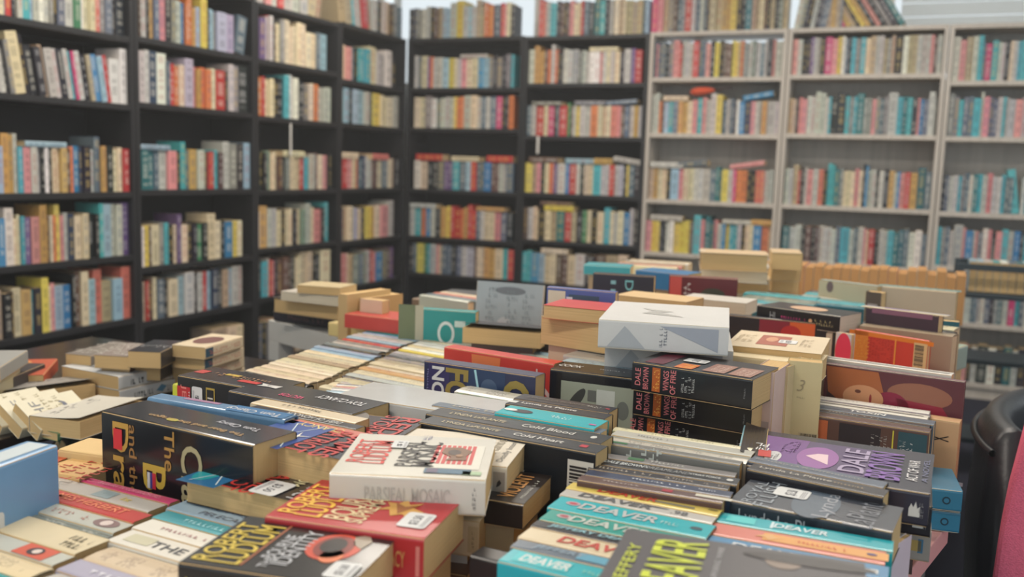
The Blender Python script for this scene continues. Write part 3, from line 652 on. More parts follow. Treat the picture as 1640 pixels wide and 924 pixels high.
def make_book(mtx, L, W, T, rgb, label, art=None, group=None, name='paperback_book', **kw):
    t = bpy.data.objects.new(name, None); t.empty_display_size = .03; COL.objects.link(t); t.matrix_world = mtx
    tag(t, label, 'book', group)
    bookmesh(t, L, W, T, rgb, **kw)
    if art: art(t, (L, W, T))
    return t
def cols(x, y, z, o): return Matrix(((x.x, y.x, z.x, o.x), (x.y, y.y, z.y, o.y), (x.z, y.z, z.z, o.z), (0, 0, 0, 1)))
KZ = Vector((0, 0, 1))
def hero(label, rgb, z, pose='F', head='L', T=.03, H=None, fl=None, fr=None, nl=None, nr=None, L=None, D=None, yaw=None, art=None, under=0, tilt=None, group=None, name='paperback_book', **kw):
    P = {k: onz(*p, z) for k, p in (('fl', fl), ('fr', fr), ('nl', nl), ('nr', nr)) if p}
    if yaw is None and not (('fl' in P and 'fr' in P) or ('nl' in P and 'nr' in P)): yaw = -4
    if yaw is not None: u = Vector((cos(R(yaw)), sin(R(yaw)), 0))
    elif fl and fr: u = (P['fr']-P['fl']).normalized()
    else: u = (P['nr']-P['nl']).normalized()
    v = Vector((-u.y, u.x, 0))
    if L is None:
        q = [P[k].dot(u) for k in P]; L = max(q)-min(q) if not (fl and fr) else (P['fr']-P['fl']).length
    if D is None:
        q = [P[k].dot(v) for k in P]; D = max(q)-min(q)
    if 'fl' in P: FL = P['fl']
    elif 'nl' in P: FL = P['nl']+v*D
    elif 'fr' in P: FL = P['fr']-u*L
    else: FL = P['nr']-u*L+v*D
    NL = FL-v*D; FR = FL+u*L; NR = NL+u*L
    if pose == 'F':
        if head in 'LR': l, w_ = L, D
        else: l, w_ = D, L
        t = T; o = {'L': NL, 'R': FR, 'A': FL, 'N': NR}[head]-KZ*T
        x, y = {'L': (u, v), 'R': (-u, -v), 'A': (-v, u), 'N': (v, -u)}[head]; zz = KZ
    elif pose == 'S':
        l, t, w_ = L, D, H or (z-T0-.001)
        if head == 'L': x, zz, o = u, v, NL
        else: x, zz, o = -u, -v, FR
        y = -KZ
    elif pose == 'E':      # pages up, spine below
        l, t, w_ = L, D, H or (z-T0-.001)
        x, y, zz = u, KZ, -v; o = FL-KZ*w_
    elif pose == 'T': l, w_, t = H or (z-T0-.001), D, L; x, y, zz, o = -KZ, v, u, NL
    elif pose == 'TC': l, w_, t = H or (z-T0-.001), L, D; x, y, zz, o = -KZ, u, -v, FL
    mt = cols(x, y, zz, o)
    if tilt: mt = mt @ Matrix.Rotation(R(tilt[1]), 4, tilt[0])
    b_ = make_book(mt, l, w_, t, rgb, label, art, group, name, **kw)
    if under:      # plain books the pile rests on, down to the table
        low = z-(T if pose == 'F' else w_); n = max(1, round((low-T0)/.055))
        th = (low-T0)/n
        for k in range(n):
            zt = low-th*k-.0004; ll, ww = (L, D) if pose == 'F' else (L, max(.10, D))
            s = rnd.uniform(.78, .88) if pose == 'F' else .82
            cen = (FL+NR)/2 if pose == 'F' else (NL+NR)/2+v*.05
            hu = ll*s; hv = ww*s
            col = rnd.choice('CLCTWTCD'); yw = Matrix.Rotation(R(rnd.uniform(-2, 2)), 4, 'Z')
            uu = yw @ u; vv_ = yw @ v; cen2 = Vector((cen.x, cen.y, zt-th+.0004))
            make_book(cols(uu, vv_, KZ, cen2-uu*hu/2-vv_*hv/2), hu, hv, th-.0008, jit(CC[col][1]),
                      UL(f"{CC[col][0]} book lying under the {short(label)}"), None, 'books underneath the top ones of the table piles', name='stacked_book')
    return b_
_seen = {}
def short(s):
    return ' '.join(s.split()[:6])
def UL(s):
    _seen[s] = _seen.get(s, 0)+1
    n = _seen[s]
    return s if n == 1 else s+', '+['next lower one', 'third down', 'fourth down', 'fifth down'][min(n-2, 3)]
def Tt(*a, **k): return lambda p, d: lettering(p, d, *a, **k)
def Pt(*a, **k): return lambda p, d: patch(p, d, *a, **k)
def St(*a, **k): return lambda p, d: sticker(p, d, *a, **k)
def Bc(*a, **k): return lambda p, d: barcode(p, d, *a, **k)
def A(*fs):
    def g(p, d):
        for f in fs: f(p, d)
    return g

def row(rname, fl, nl, z, yaw, L, toks, head='L', H=None, arts=None, yaw2=None, world=False, gloss=True, group=None, fr=None):
    a = Vector((*fl, z)) if world else onz(*fl, z); b_ = Vector((*nl, z)) if world else onz(*nl, z)
    if fr:
        q_ = onz(*fr, z)-a; L = q_.length; yaw = math.degrees(math.atan2(q_.y, q_.x)) if yaw is None else yaw
    tk = toks.split(); ws = []
    for q in tk:
        num = ''.join(ch for ch in q if ch.isdigit()); ws.append(float(num) if num else 20)
    tot = sum(ws); acc = 0; n = len(tk); yaw2 = yaw if yaw2 is None else yaw2
    for i, (q, wd) in enumerate(zip(tk, ws)):
        f0 = acc/tot; acc += wd; f1 = acc/tot; fm = (f0+f1)/2
        yy = yaw+(yaw2-yaw)*fm
        u = Vector((cos(R(yy)), sin(R(yy)), 0)); v = Vector((-u.y, u.x, 0))
        far = a.lerp(b_, f0); near = a.lerp(b_, f1)
        T = abs((far-near).dot(v))-.0006
        dz = rnd.uniform(-.003, 0) if not (arts and i in arts) else 0
        NL = near+KZ*dz+u*rnd.uniform(-.003, .003)
        Hh = (H or (z-T0))-.001+dz
        Lx = L+rnd.uniform(-.004, .004); c = q[0]
        if z > .86 and H is None: Hh = min(Hh, .155)
        lab = f"{CC[c][0]} paperback, {ORD[i]} from the far end of {rname}"
        if n > 35: raise Exception('row too long')
        g = group or f"spine-up paperbacks in {rname}"
        if arts and i in arts:
            if head == 'L': mt = cols(u, -KZ, v, NL)
            else: mt = cols(-u, -KZ, -v, NL+v*T+u*Lx)
            make_book(mt, Lx, Hh, T, jit(CC[c][1], 4), lab, arts[i], g)
        else:
            geo = Geo(); geo.book(T, Lx, Hh, Matrix.Identity(4), jit(CC[c][1]))
            if head == 'L': mt = cols(v, -KZ, -u, NL+u*Lx)
            else: mt = cols(-v, -KZ, u, NL+v*T)
            o = geo.build('paperback_book', [M['cover_gloss' if gloss else 'cover'], M['shelfpages']], mt)
            tag(o, lab, 'book', g)

def scrib(parent, dims, face, cx, cy, w_, h_, rgb, n=8, rows=2, layer=2, rot=0, seed=1, fill=.75):
    """a block of lettering too small or blurred to read: short strokes in lines"""
    rr = random.Random(seed); b = MB()
    for r in range(rows):
        y0 = -h_/2+h_*r/rows; hh = h_/rows*.68; x = -w_/2
        while x < w_/2:
            q = w_/n*rr.uniform(.25, .8)
            if rr.random() < fill:
                k = rr.choice((0, 0, 1, 2)); q2 = min(q, w_/2-x)
                if k == 0: b.add([(x, y0, 0), (x+q2*.3, y0, 0), (x+q2*.3, y0+hh, 0), (x, y0+hh, 0)], [(0, 1, 2, 3)]); b.add([(x+q2*.3, y0, 0), (x+q2*.8, y0, 0), (x+q2*.8, y0+hh*.25, 0), (x+q2*.3, y0+hh*.25, 0)], [(0, 1, 2, 3)])
                elif k == 1: b.add([(x, y0, 0), (x+q2*.35, y0, 0), (x+q2*.6, y0+hh, 0), (x+q2*.25, y0+hh, 0)], [(0, 1, 2, 3)])
                else: b.add([(x, y0+hh*.65, 0), (x+q2*.8, y0+hh*.65, 0), (x+q2*.8, y0+hh, 0), (x, y0+hh, 0)], [(0, 1, 2, 3)]); b.add([(x+q2*.3, y0, 0), (x+q2*.55, y0, 0), (x+q2*.55, y0+hh*.65, 0), (x+q2*.3, y0+hh*.65, 0)], [(0, 1, 2, 3)])
            x += q+w_/n*.15
    if not b.v: return
    o = b.build('printed_lettering', cmat(rgb, .5, 0), parent); o.matrix_local = place_on(face, dims, cx, cy, w_, h_, layer, rot)
def Sc(*a, **k): return lambda p, d: scrib(p, d, *a, **k)
# ------------------------------------------------------------------ rows of spine-up paperbacks
WH = (212, 210, 202); GOLD = (196, 172, 62); SIL = (176, 178, 182)
ZR = .795
row('the leftmost long row', (2.065, -3.66), (2.085, -4.02), ZR, -11, .160, 'L16 W14 R14 L20 P16 H20 N14 A20 I20 L16 L20 I18 R20 G20 L16 G20', world=True)
row('the cream stretch of the leftmost row', (2.085, -4.022), (2.122, -4.40), ZR, -11, .170, 'K14 I22 I16 C24 C20 C18 T20 C24 C20 C18 C24 C20 C22 K18 O18 C18 U18', world=True)
row('the second long row, far half', (2.232, -3.65), (2.255, -4.02), ZR, -11, .190, 'P18 W12 L14 S20 I18 O20 I18 C20 W14 C20 L18 W20 C22 W20 Y14 L22', world=True)
row('the second long row, near half', (2.262, -4.022), (2.308, -4.36), ZR, -11, .190, 'G18 K12 G20 T18 C26 C20 M20 C24 L20 K10 C26 C22 C20', world=True)
row('the third row behind the lightning cover', (2.437, -3.62), (2.45, -3.98), ZR, -11, .19, 'R16 W14 P20 K20 R20 R18 X18 I20 L16 S22 I18 L20', world=True,
    arts={4: A(Tt('spine', 'BRET EAST', .35, .5, .07, .010, WH))})
row('the fanned thin books', (548, 607), (505, 640), ZR, 8, .085, 'L14 G10 P12 L10 I10 A12 W12 S12', yaw2=26)


# front left rows
row('the front left row', (2.305, -4.905), (2.345, -5.19), ZR, -4, .19, 'Q18 L30 R30 L30 G10 C46 L28 C30 A22 L30', world=True, arts={
    0: A(Tt('spine', 'BARBARA TAYLOR BRADFORD', .62, .5, .10, .007, (226, 150, 170), name='author_text', bold=.01)),
    1: A(Pt('spine', .55, .5, .028, .02, (140, 156, 160)), Tt('spine', '1st', .74, .5, .013, .010, (224, 200, 90)), Sc('spine', .1, .5, .012, .008, (60, 60, 60))),
    2: A(Tt('spine', 'JAMES HERBERT', .5, .5, .13, .017, (220, 128, 90), name='author_text')),
    3: A(Sc('spine', .42, .5, .12, .012, (170, 120, 110), n=16), Pt('spine', .86, .5, .035, .02, (120, 96, 96), shape='oval'), Pt('spine', .86, .5, .014, .014, (205, 190, 184), layer=2, shape='oval')),
    5: A(Sc('spine', .88, .5, .03, .03, (96, 90, 70), n=4, rows=2)),
    6: A(Pt('spine', .78, .5, .045, .024, (190, 84, 58)), Pt('spine', .78, .5, .02, .016, (60, 48, 48), layer=2, shape='oval'), Pt('spine', .79, .5, .01, .010, (205, 190, 180), layer=3, shape='oval'))})
row('the second front left row', (2.499, -4.895), (2.541, -5.19), ZR, -4, .19, 'Y14 I30 A22 W26 W30 C34 H26 L24 C30', world=True, arts={
    0: A(Sc('spine', .5, .5, .15, .006, (120, 110, 40), n=26, rows=1)),
    1: A(Tt('spine', 'George', .42, .72, .06, .009, (96, 104, 120), shear=.3, bold=0, name='author_text'), Tt('spine', 'PELECANOS', .45, .32, .09, .009, (96, 104, 120), shear=.2, bold=0, name='author_text')),
    2: A(Sc('spine', .5, .5, .12, .010, (160, 214, 220), n=14, rows=1)),
    3: A(Sc('spine', .5, .5, .14, .008, (170, 130, 130), n=18, rows=1)),
    4: A(Tt('spine', 'THE LAST', .55, .45, .11, .014, (70, 72, 78)), Pt('spine', .16, .5, .035, .018, (190, 186, 160))),
    6: A(Sc('spine', .5, .5, .14, .010, (206, 206, 214), n=10, rows=1))})

# ------------------------------------------------------------------ the crime and thriller piles in the foreground
def front_lines(*L_):
    return A(*L_)
hero('black paperback with raised gold author name and glowing red eye picture, nearest the bottom edge', (26, 24, 24), .832, 'F', 'L', .036, fl=(398, 826), fr=(640, 858), nl=(292, 902), coat=.6, rough=.25,
     art=A(Tt('front', 'ROBERT', .47, .905, .092, .021, GOLD, name='author_text', bold=.05, rough=.3), Tt('front', 'LUDLUM', .47, .76, .092, .027, GOLD, name='author_text', bold=.05, rough=.3),
           Pt('front', .5, .665, .098, .0025, (150, 84, 50), name='rule'),
           Tt('front', 'THE', .2, .55, .022, .009, SIL, bold=.04), Tt('front', 'BOURNE', .5, .575, .055, .014, SIL, bold=.04), Tt('front', 'IDENTITY', .52, .475, .080, .017, SIL, bold=.04),
           Pt('front', .62, .29, .062, .052, (188, 66, 42), shape='oval'), Pt('front', .62, .29, .052, .036, (120, 40, 32), 2, shape='oval'), Pt('front', .64, .30, .034, .024, (24, 18, 18), 3, shape='oval'),
           Pt('front', .45, .25, .03, .022, (206, 112, 70), 2, shape='oval'), Pt('front', .78, .17, .034, .02, (150, 138, 122), 2, shape='poly', pts=[(-1, -.6), (.1, -1), (1, -.1), (.5, 1), (-.5, .5)]),
           St('front', .24, .11, .034, .026, '$3.50', layer=4), Tt('spine', 'THE BOURNE IDENTITY', .62, .5, .08, .012, SIL), Tt('spine', 'ROBERT LUDLUM', .2, .5, .05, .012, GOLD, name='author_text')))
hero('red paperback with yellow author name and golden dragon, beside the gold-lettered black one', (168, 42, 46), .838, 'F', 'L', .046, fl=(515, 768), fr=(745, 798), nl=(440, 829), coat=.3, under=2,
     art=A(Tt('front', 'ROBERT', .5, .915, .088, .022, (222, 172, 52), name='author_text', bold=.06), Tt('front', 'LUDLUM', .5, .775, .092, .029, (222, 172, 52), name='author_text', bold=.06),
           Tt('front', 'THE', .72, .675, .018, .007, (214, 192, 150), bold=.05), Tt('front', 'BOURNE', .5, .60, .088, .027, (214, 192, 150), bold=.06), Tt('front', 'SUPREMACY', .5, .475, .094, .018, (214, 192, 150), bold=.06),
           Pt('front', .55, .29, .055, .05, (196, 148, 74), shape='poly', pts=[(-1, -.7), (-.5, -.2), (-.8, .2), (-.2, .5), (-.4, 1), (.1, .6), (.5, .9), (.5, .4), (1, .2), (.5, -.1), (.8, -.6), (.2, -.4), (-.1, -1), (-.3, -.5)]),
           Pt('front', .55, .29, .03, .026, (150, 92, 48), 2, shape='poly', pts=[(-1, 0), (0, .5), (1, 1), (.4, 0), (1, -1), (0, -.5)]),
           St('front', .34, .14, .040, .030, '$3.50', layer=3), Pt('front', .93, .10, .006, .03, (206, 150, 140), 2), Tt('spine', 'THE BOURNE SUPREMACY', .62, .5, .09, .016, (196, 150, 90), bold=.02), Pt('spine', .965, .5, .004, .03, (200, 120, 110))))
hero('thick cream paperback with red author name and a flag and mask picture', (206, 202, 190), .865, 'F', 'L', .04, fl=(577, 694), fr=(795, 704), nl=(524, 757), coat=.7, rough=.2,
     art=A(Tt('front', 'ROBERT', .55, .90, .086, .019, (204, 66, 58), name='author_text', bold=.04), Tt('front', 'LUDLUM', .53, .775, .086, .026, (204, 66, 58), name='author_text', bold=.04),
           Tt('front', 'PARSIFAL', .53, .565, .094, .020, (34, 34, 36), bold=.04), Tt('front', 'MOSAIC', .53, .44, .092, .026, (34, 34, 36), bold=.05),
           Pt('front', .5, .22, .088, .052, (206, 204, 192), 1), *[Pt('front', .54, .385-.036*k, .070, .0042, (188, 56, 56), 2) for k in range(0, 8)],
           Pt('front', .14, .26, .016, .05, (56, 96, 120), 3), Pt('front', .14, .36, .014, .012, (84, 74, 100), 4), Pt('front', .55, .25, .050, .036, (112, 78, 52), 4, shape='poly', pts=[(-1, .5), (-.5, .2), (.1, .9), (.9, .8), (1, -.2), (.5, -1), (-.3, -.7), (-.9, -.8)]),
           Pt('front', .58, .26, .020, .015, (60, 44, 36), 5, shape='oval'), Pt('front', .5, .22, .010, .008, (150, 112, 80), 6, shape='oval'), Pt('front', .12, .10, .012, .02, (150, 176, 140), 3),
           Sc('front', .95, .5, .02, .012, (90, 90, 130), 5, 2), St('front', .72, .66, .028, .018, '$1', layer=6),
           Sc('spine', .93, .5, .004, .026, (60, 60, 66), 2, 5), Tt('spine', 'PARSIFAL MOSAIC', .5, .5, .09, .016, (180, 176, 166), bold=.01)))
hero('white paperback with grey serif lettering sticking out behind the flag and mask one', (204, 196, 180), .848, 'F', 'L', .034, fr=(848, 703), nr=(811, 748), yaw=10, L=.185, curl=.0, under=3, rough=.5, coat=0,
     art=A(Tt('front', 'La Plante', .5, .17, .09, .014, (150, 140, 120), name='author_text', bold=-.01), Tt('front', 'Deadly Intent', .5, .07, .088, .010, (90, 88, 84), bold=-.01),
           Pt('spine', .95, .45, .014, .024, (150, 142, 132), 1), Pt('spine', .95, .40, .006, .009, (50, 46, 46), 2, shape='poly', pts=[(-1, -1), (.2, -.6), (1, .2), (.3, 1), (-.6, .4)])))
hero('cream paperback with red stripes under the white one and beside the red dragon one', (212, 190, 152), .800, 'F', 'L', .042, fr=(806, 788), nr=(768, 836), yaw=9, L=.19, under=2, rough=.5, coat=0,
     art=A(*[Pt('front', .2+.075*k, .045, .004, .02, (178, 62, 52), 1) for k in range(9)], Pt('front', .55, .12, .07, .012, (178, 62, 52), 1), Pt('spine', .965, .5, .012, .03, (196, 172, 130), 1), Sc('spine', .965, .5, .003, .022, (120, 96, 70), 2, 4)))
hero('black paperback with orange block lettering lying low beside the barcode book', (36, 28, 24), .818, 'F', 'L', .03, fr=(884, 762), nr=(838, 826), yaw=4, L=.18, D=.11, under=1, coat=.3,
     art=A(Tt('front', 'VIOLENT', .52, .15, .085, .020, (186, 132, 70), bold=.04), Sc('front', .5, .05, .08, .005, (190, 190, 180), 14, 1)))
hero('brown worn paperback at the very bottom between the two piles', (110, 74, 50), .745, 'F', 'L', .03, fr=(800, 862), nr=(756, 924), yaw=6, L=.18, under=1)
# left pair with the star-burst covers
PG = dict(coat=.6, rough=.25)
def burst(sc=1, teal=(52, 112, 148)):
    return A(Pt('front', .5, .16, .108*.98, .058, teal, 1), Pt('front', .2, .12, .03, .03, (58, 146, 150), 2, shape='oval'), Pt('front', .62, .07, .05, .02, (60, 74, 130), 2),
        Pt('front', .5, .30, .10, .002, (190, 210, 220), 3, rot=32), Pt('front', .5, .24, .10, .0016, (190, 210, 220), 3, rot=-12), Pt('front', .45, .25, .008, .008, (230, 226, 220), 4, rot=20, shape='poly', pts=[(-1.6, 0), (-.2, .2), (0, 1.6), (.2, .2), (1.6, 0), (.2, -.2), (0, -1.6), (-.2, -.2)]),
        Pt('front', .5, .46, .104, .048, (176, 46, 44), 1))
hero('paperback showing blue sky, light streaks and red lettering, left of the red dragon one', (34, 32, 36), .826, 'F', 'R', .030, fl=(372, 736), nl=(318, 768), nr=(486, 806), under=0, **PG,
     art=A(Pt('front', .5, .16, .104, .056, (44, 106, 150), 1), Pt('front', .75, .10, .045, .03, (40, 150, 158), 2, shape='oval'), Pt('front', .5, .15, .1, .0016, (206, 222, 226), 3, rot=30), Pt('front', .5, .20, .1, .0014, (206, 222, 226), 3, rot=-25), Pt('front', .5, .26, .02, .02, (226, 222, 214), 4, rot=20, shape='poly', pts=[(-1.6, 0), (-.15, .15), (0, 1.6), (.15, .15), (1.6, 0), (.15, -.15), (0, -1.6), (-.15, -.15)]),
           Tt('front', 'PATRIOT', .5, .40, .096, .022, (190, 52, 46), bold=.05, layer=3), Tt('front', 'GAMES', .5, .56, .096, .022, (190, 52, 46), bold=.05, layer=3), Tt('front', 'TOM', .25, .74, .04, .016, (196, 190, 150), name='author_text', bold=.04, layer=3),
           St('front', .76, .66, .044, .036, '$3.50', layer=5), Tt('front', 'CLANCY', .5, .90, .08, .020, (176, 178, 180), name='author_text', bold=.04, layer=3)))
hero('thick paperback with a blue star-burst cover and red lettering under the cream flag one', (36, 36, 48), .862, 'F', 'R', .056, fl=(455, 676), nl=(415, 707), nr=(552, 737), under=3, **PG,
     art=A(Pt('front', .5, .22, .104, .076, (52, 78, 142), 1), Pt('front', .75, .12, .045, .03, (60, 128, 160), 2, shape='oval'), Pt('front', .5, .28, .1, .0016, (206, 222, 226), 3, rot=30), Pt('front', .5, .24, .1, .0014, (206, 222, 226), 3, rot=-25), Pt('front', .5, .36, .022, .022, (228, 224, 214), 4, rot=20, shape='poly', pts=[(-1.6, 0), (-.15, .15), (0, 1.6), (.15, .15), (1.6, 0), (.15, -.15), (0, -1.6), (-.15, -.15)]),
           Tt('front', 'PATRIOT', .5, .56, .098, .028, (184, 50, 48), bold=.05, layer=3), Tt('front', 'GAMES', .5, .78, .098, .028, (184, 50, 48), bold=.05, layer=3)))
hero('glossy red and dark paperback between the torn-label row and the cream flag one', (62, 46, 44), .850, 'F', 'R', .040, fl=(512, 654), nl=(497, 682), nr=(640, 700), L=.16, under=3, rough=.18, coat=.9,
     art=A(Tt('front', 'RED', .5, .86, .09, .028, (176, 46, 44), bold=.06), Tt('front', 'STORM', .5, .70, .09, .022, (176, 46, 44), bold=.05), Pt('front', .5, .36, .1, .06, (104, 98, 92), 1, shape='oval')))
# large thick hardback-size spine-up book
hero('very thick glossy black book with huge gold cover lettering facing the camera', (18, 20, 25), .872, 'S', 'R', nl=(176, 661), nr=(405, 713), fl=(238, 640), pages='pages', rough=.18, coat=.8,
     art=A(Tt('spine', 'Tom Clancy', .27, .34, .07, .014, (190, 190, 196), name='author_text', bold=.02), Tt('spine', 'The Bear and the Dragon', .45, .68, .16, .011, (178, 140, 80), bold=.02), Pt('spine', .60, .70, .018, .01, (176, 170, 64), 1, shape='oval'),
           Tt('front', 'Clancy', .50, .60, .145, .046, (166, 156, 120), name='author_text', bold=.05), 
           Tt('front', 'The', .17, .475, .05, .017, (168, 128, 66), bold=.05), Tt('front', 'Bear', .62, .37, .12, .040, (190, 160, 66), bold=.06), Pt('front', .40, .37, .02, .007, (190, 46, 60), 4), Pt('front', .40, .35, .02, .005, (60, 60, 130), 4), Pt('front', .40, .335, .02, .005, (205, 205, 205), 4),
           Tt('front', 'and the', .30, .225, .09, .014, (150, 110, 60), bold=.04), Tt('front', 'Dragon', .52, .12, .17, .038, (180, 142, 66), bold=.06), Pt('front', .17, .12, .026, .016, (200, 48, 56), 4)))
hero('sky blue hardback with white author name on its spine, behind the very thick black book', (92, 128, 160), .868, 'S', 'R', fl=(262, 629), fr=(478, 664), D=.030, hard=True, rough=.25, coat=.5, pages='pages_w',
     art=A(Pt('spine', .22, .5, .09, .026, (44, 104, 150), 1), Tt('spine', 'Tom Clancy', .25, .55, .085, .017, (206, 206, 206), name='author_text', bold=.02), Pt('spine', .66, .3, .06, .008, (150, 110, 140), 1)))
row('the short row with the torn price label', (408, 634), (384, 666), .862, -6, .178, 'C22 K16 X24', head='R', arts={
    0: A(Sc('spine', .6, .5, .08, .01, (70, 66, 60), 14, 1)), 1: A(Tt('spine', 'DEBT OF HONOUR', .42, .5, .09, .011, (204, 204, 200), bold=.01)), 2: A(Tt('spine', 'CLANCY', .34, .5, .07, .014, (220, 196, 120), name='author_text'), Pt('spine', .62, .5, .02, .012, (104, 70, 130), 1))})
hero('black paperback with white author name and pink title on its spine, torn price label', (34, 35, 40), .853, 'S', 'R', fl=(432, 609), nl=(398, 632), nr=(562, 664), rough=.25, coat=.5,
     art=A(Tt('spine', 'TOM CLANCY', .26, .40, .085, .017, (206, 206, 206), name='author_text', bold=.03, shear=.1), Tt('spine', 'VECTOR', .58, .66, .045, .013, (206, 60, 108), bold=.03), Pt('front', .42, .58, .045, .04, (170, 168, 166), 1, shape='oval'), Pt('front', .30, .22, .026, .024, (196, 70, 44), 1, shape='oval'),
           Pt('front', .12, .86, .026, .03, (196, 194, 190), 2, shape='poly', pts=[(-1, -1), (.2, -.8), (.4, -.2), (1, -.6), (.8, .6), (.1, .4), (-.3, 1), (-1, .7)]), Pt('spine', .88, .35, .04, .016, (200, 198, 194), 2, shape='poly', pts=[(-1, -1), (.2, -.7), (1, -1), (.6, .2), (.9, 1), (-.2, .6), (-1, .9)]), Sc('spine', .88, .35, .012, .006, (50, 50, 50), 3, 1, layer=3)))
hero('black book with a red end and white price sticker, cover towards the camera', (30, 28, 28), .853, 'S', 'R', fl=(345, 587), nl=(303, 604), nr=(432, 627), rough=.25, coat=.5,
     art=A(Pt('front', .5, .07, .13, .028, (176, 40, 44), 1), Tt('front', 'JEROME', .36, .07, .09, .012, (214, 130, 120), bold=-.01, layer=2), Sc('front', .4, .135, .09, .004, (200, 200, 195), 16, 1), St('front', .28, .225, .065, .022, '$3.50'),
           Pt('front', .30, .37, .075, .018, (176, 150, 70), 1), Pt('front', .30, .37, .069, .014, (34, 30, 30), 2), Tt('front', 'INUIT', .33, .37, .055, .011, (205, 200, 186), bold=.02, layer=3),
           Pt('spine', .35, .65, .04, .012, (190, 48, 44), 1), Pt('spine', .62, .4, .03, .01, (190, 160, 60), 1), Sc('spine', .5, .5, .12, .018, (150, 110, 70), 12, 2), Pt('spine', .93, .5, .02, .02, (180, 60, 54), 1)))
hero('small yellow and black book sticking out left of the red-ended black one', (186, 196, 58), .80, 'S', 'R', fl=(292, 611), nl=(274, 628), L=.10, D=.022, art=A(Pt('front', .4, .5, .05, .03, (60, 110, 130), 1), Sc('spine', .5, .5, .06, .01, (60, 60, 40), 6, 1)))
# the big pale glossy book
hero('big pale grey glossy book with a red maple leaf, blank cover towards the camera', (196, 196, 194), .850, 'S', 'R', nl=(566, 636), nr=(778, 668), fl=(600, 611), rough=.15, coat=1, hard=False, pages='pages',
     art=A(Pt('front', .74, .10, .05, .03, (168, 34, 44), 1, rot=90, shape='poly', pts=[(-1, -1), (-.2, -.7), (.1, -1), (.5, -.6), (1, -.5), (.6, 0), (.8, .6), (.2, .5), (0, 1), (-.3, .5), (-.8, .7), (-.6, .1)])))
# Lynda La Plante rows
row('the row with the barcode book', (697, 641), (672, 676), .852, None, .215, 'S14 K24 K22', arts={
    0: A(Tt('spine', 'Lynda La Plante', .34, .5, .12, .010, (180, 170, 150), name='author_text', bold=.02, shear=.1), Tt('spine', 'The Red Dahlia', .78, .5, .05, .005, (130, 126, 120), bold=0)),
    1: A(Tt('spine', 'LYNDA LaPLANTE', .27, .5, .085, .010, (196, 182, 146), name='author_text', bold=.02), Tt('spine', 'Cold Blood', .68, .5, .075, .013, (206, 204, 198), bold=.03), Pt('spine', .93, .5, .008, .012, (200, 200, 196), 1, shape='oval')),
    2: A(Tt('spine', 'LYNDA LaPLANTE', .27, .5, .085, .009, (196, 182, 146), name='author_text', bold=.02), Tt('spine', 'Cold Heart', .66, .5, .070, .012, (206, 204, 198), bold=.06), Pt('spine', .905, .5, .010, .010, (176, 40, 60), 1), Bc('back', .66, .075, .082, .034))}, fr=(958, 684), H=.158, group='dark crime paperbacks standing spine up')
row('the row with the bright turquoise spine', (838, 629), (790, 660), .856, None, .178, 'K18 K16 J24', arts={
    0: A(Tt('spine', 'LYNDA LA PLANTE', .40, .5, .09, .008, (110, 104, 96), name='author_text', bold=0), Sc('spine', .80, .5, .022, .010, (170, 168, 160), 5, 2), Pt('spine', .94, .5, .006, .004, (176, 50, 60), 1)),
    1: A(Tt('spine', 'Lynda La Plante', .40, .5, .085, .011, (208, 206, 200), name='author_text', bold=.05), Pt('spine', .03, .5, .014, .012, (200, 200, 196), 1)),
    2: A(Pt('spine', .20, .5, .032, .018, (34, 36, 44), 1, shape='oval'), Pt('spine', .08, .5, .02, .012, (214, 214, 210), 2, shape='oval'), Sc('spine', .60, .5, .03, .014, (200, 220, 220), 5, 2), Pt('spine', .94, .3, .01, .004, (206, 90, 150), 2))}, fr=(990, 652))
row("the pale mottled pair", (730, 610), (722, 632), .845, -7, .178, 'L26 F18')
hero('dark blue book with white and gold capitals turned sideways and a lightning picture', (44, 48, 78), .868, 'S', 'R', nl=(684, 578), nr=(858, 603), fl=(698, 572), H=.15, under=0, rough=.4,
     art=A(Pt('front', .40, .14, .15*.78, .040, (54, 50, 92), 1), Tt('front', 'NO', .215, .135, .052, .024, (206, 206, 204), bold=.12, layer=3), Tt('front', 'FO', .225, .31, .056, .044, (146, 128, 66), bold=.16, layer=3), Pt('front', .35, .57, .10, .07, (42, 60, 92), 1), Pt('front', .20, .50, .055, .004, (160, 204, 212), 2, rot=12), Pt('front', .2, .60, .03, .03, (70, 88, 116), 2, shape='oval'), Tt('front', 'CO', .44, .84, .11, .050, (146, 128, 66), bold=.16, layer=3), Sc('front', .2, .04, .04, .004, (130, 130, 170), 8, 1)))
hero('red and orange book with white script lettering behind the lightning cover', (196, 64, 56), .872, 'S', 'R', nl=(722, 557), nr=(887, 583), fl=(730, 551), H=.155, under=0, coat=.5,
     art=A(Pt('front', .45, .40, .13, .06, (216, 120, 74), 1, shape='poly', pts=[(-1, -1), (1, -.7), (1, .6), (-1, 1)]), Tt('front', 'Jo', .40, .92, .10, .030, (216, 190, 186), bold=-.01, shear=.3, layer=3), Tt('front', 'L', .25, .12, .03, .016, (214, 150, 140), bold=-.02, layer=2), Pt('front', .34, .20, .03, .012, (206, 206, 204), 2, rot=0)))
row("the white mottled row", (918, 544), (897, 576), .872, -9, .19, 'L22 L18 I12', arts={
   0: A(Sc('spine', .5, .5, .17, .016, (150, 130, 90), 40, 2)), 1: A(Sc('spine', .55, .5, .12, .012, (120, 130, 120), 20, 1))})
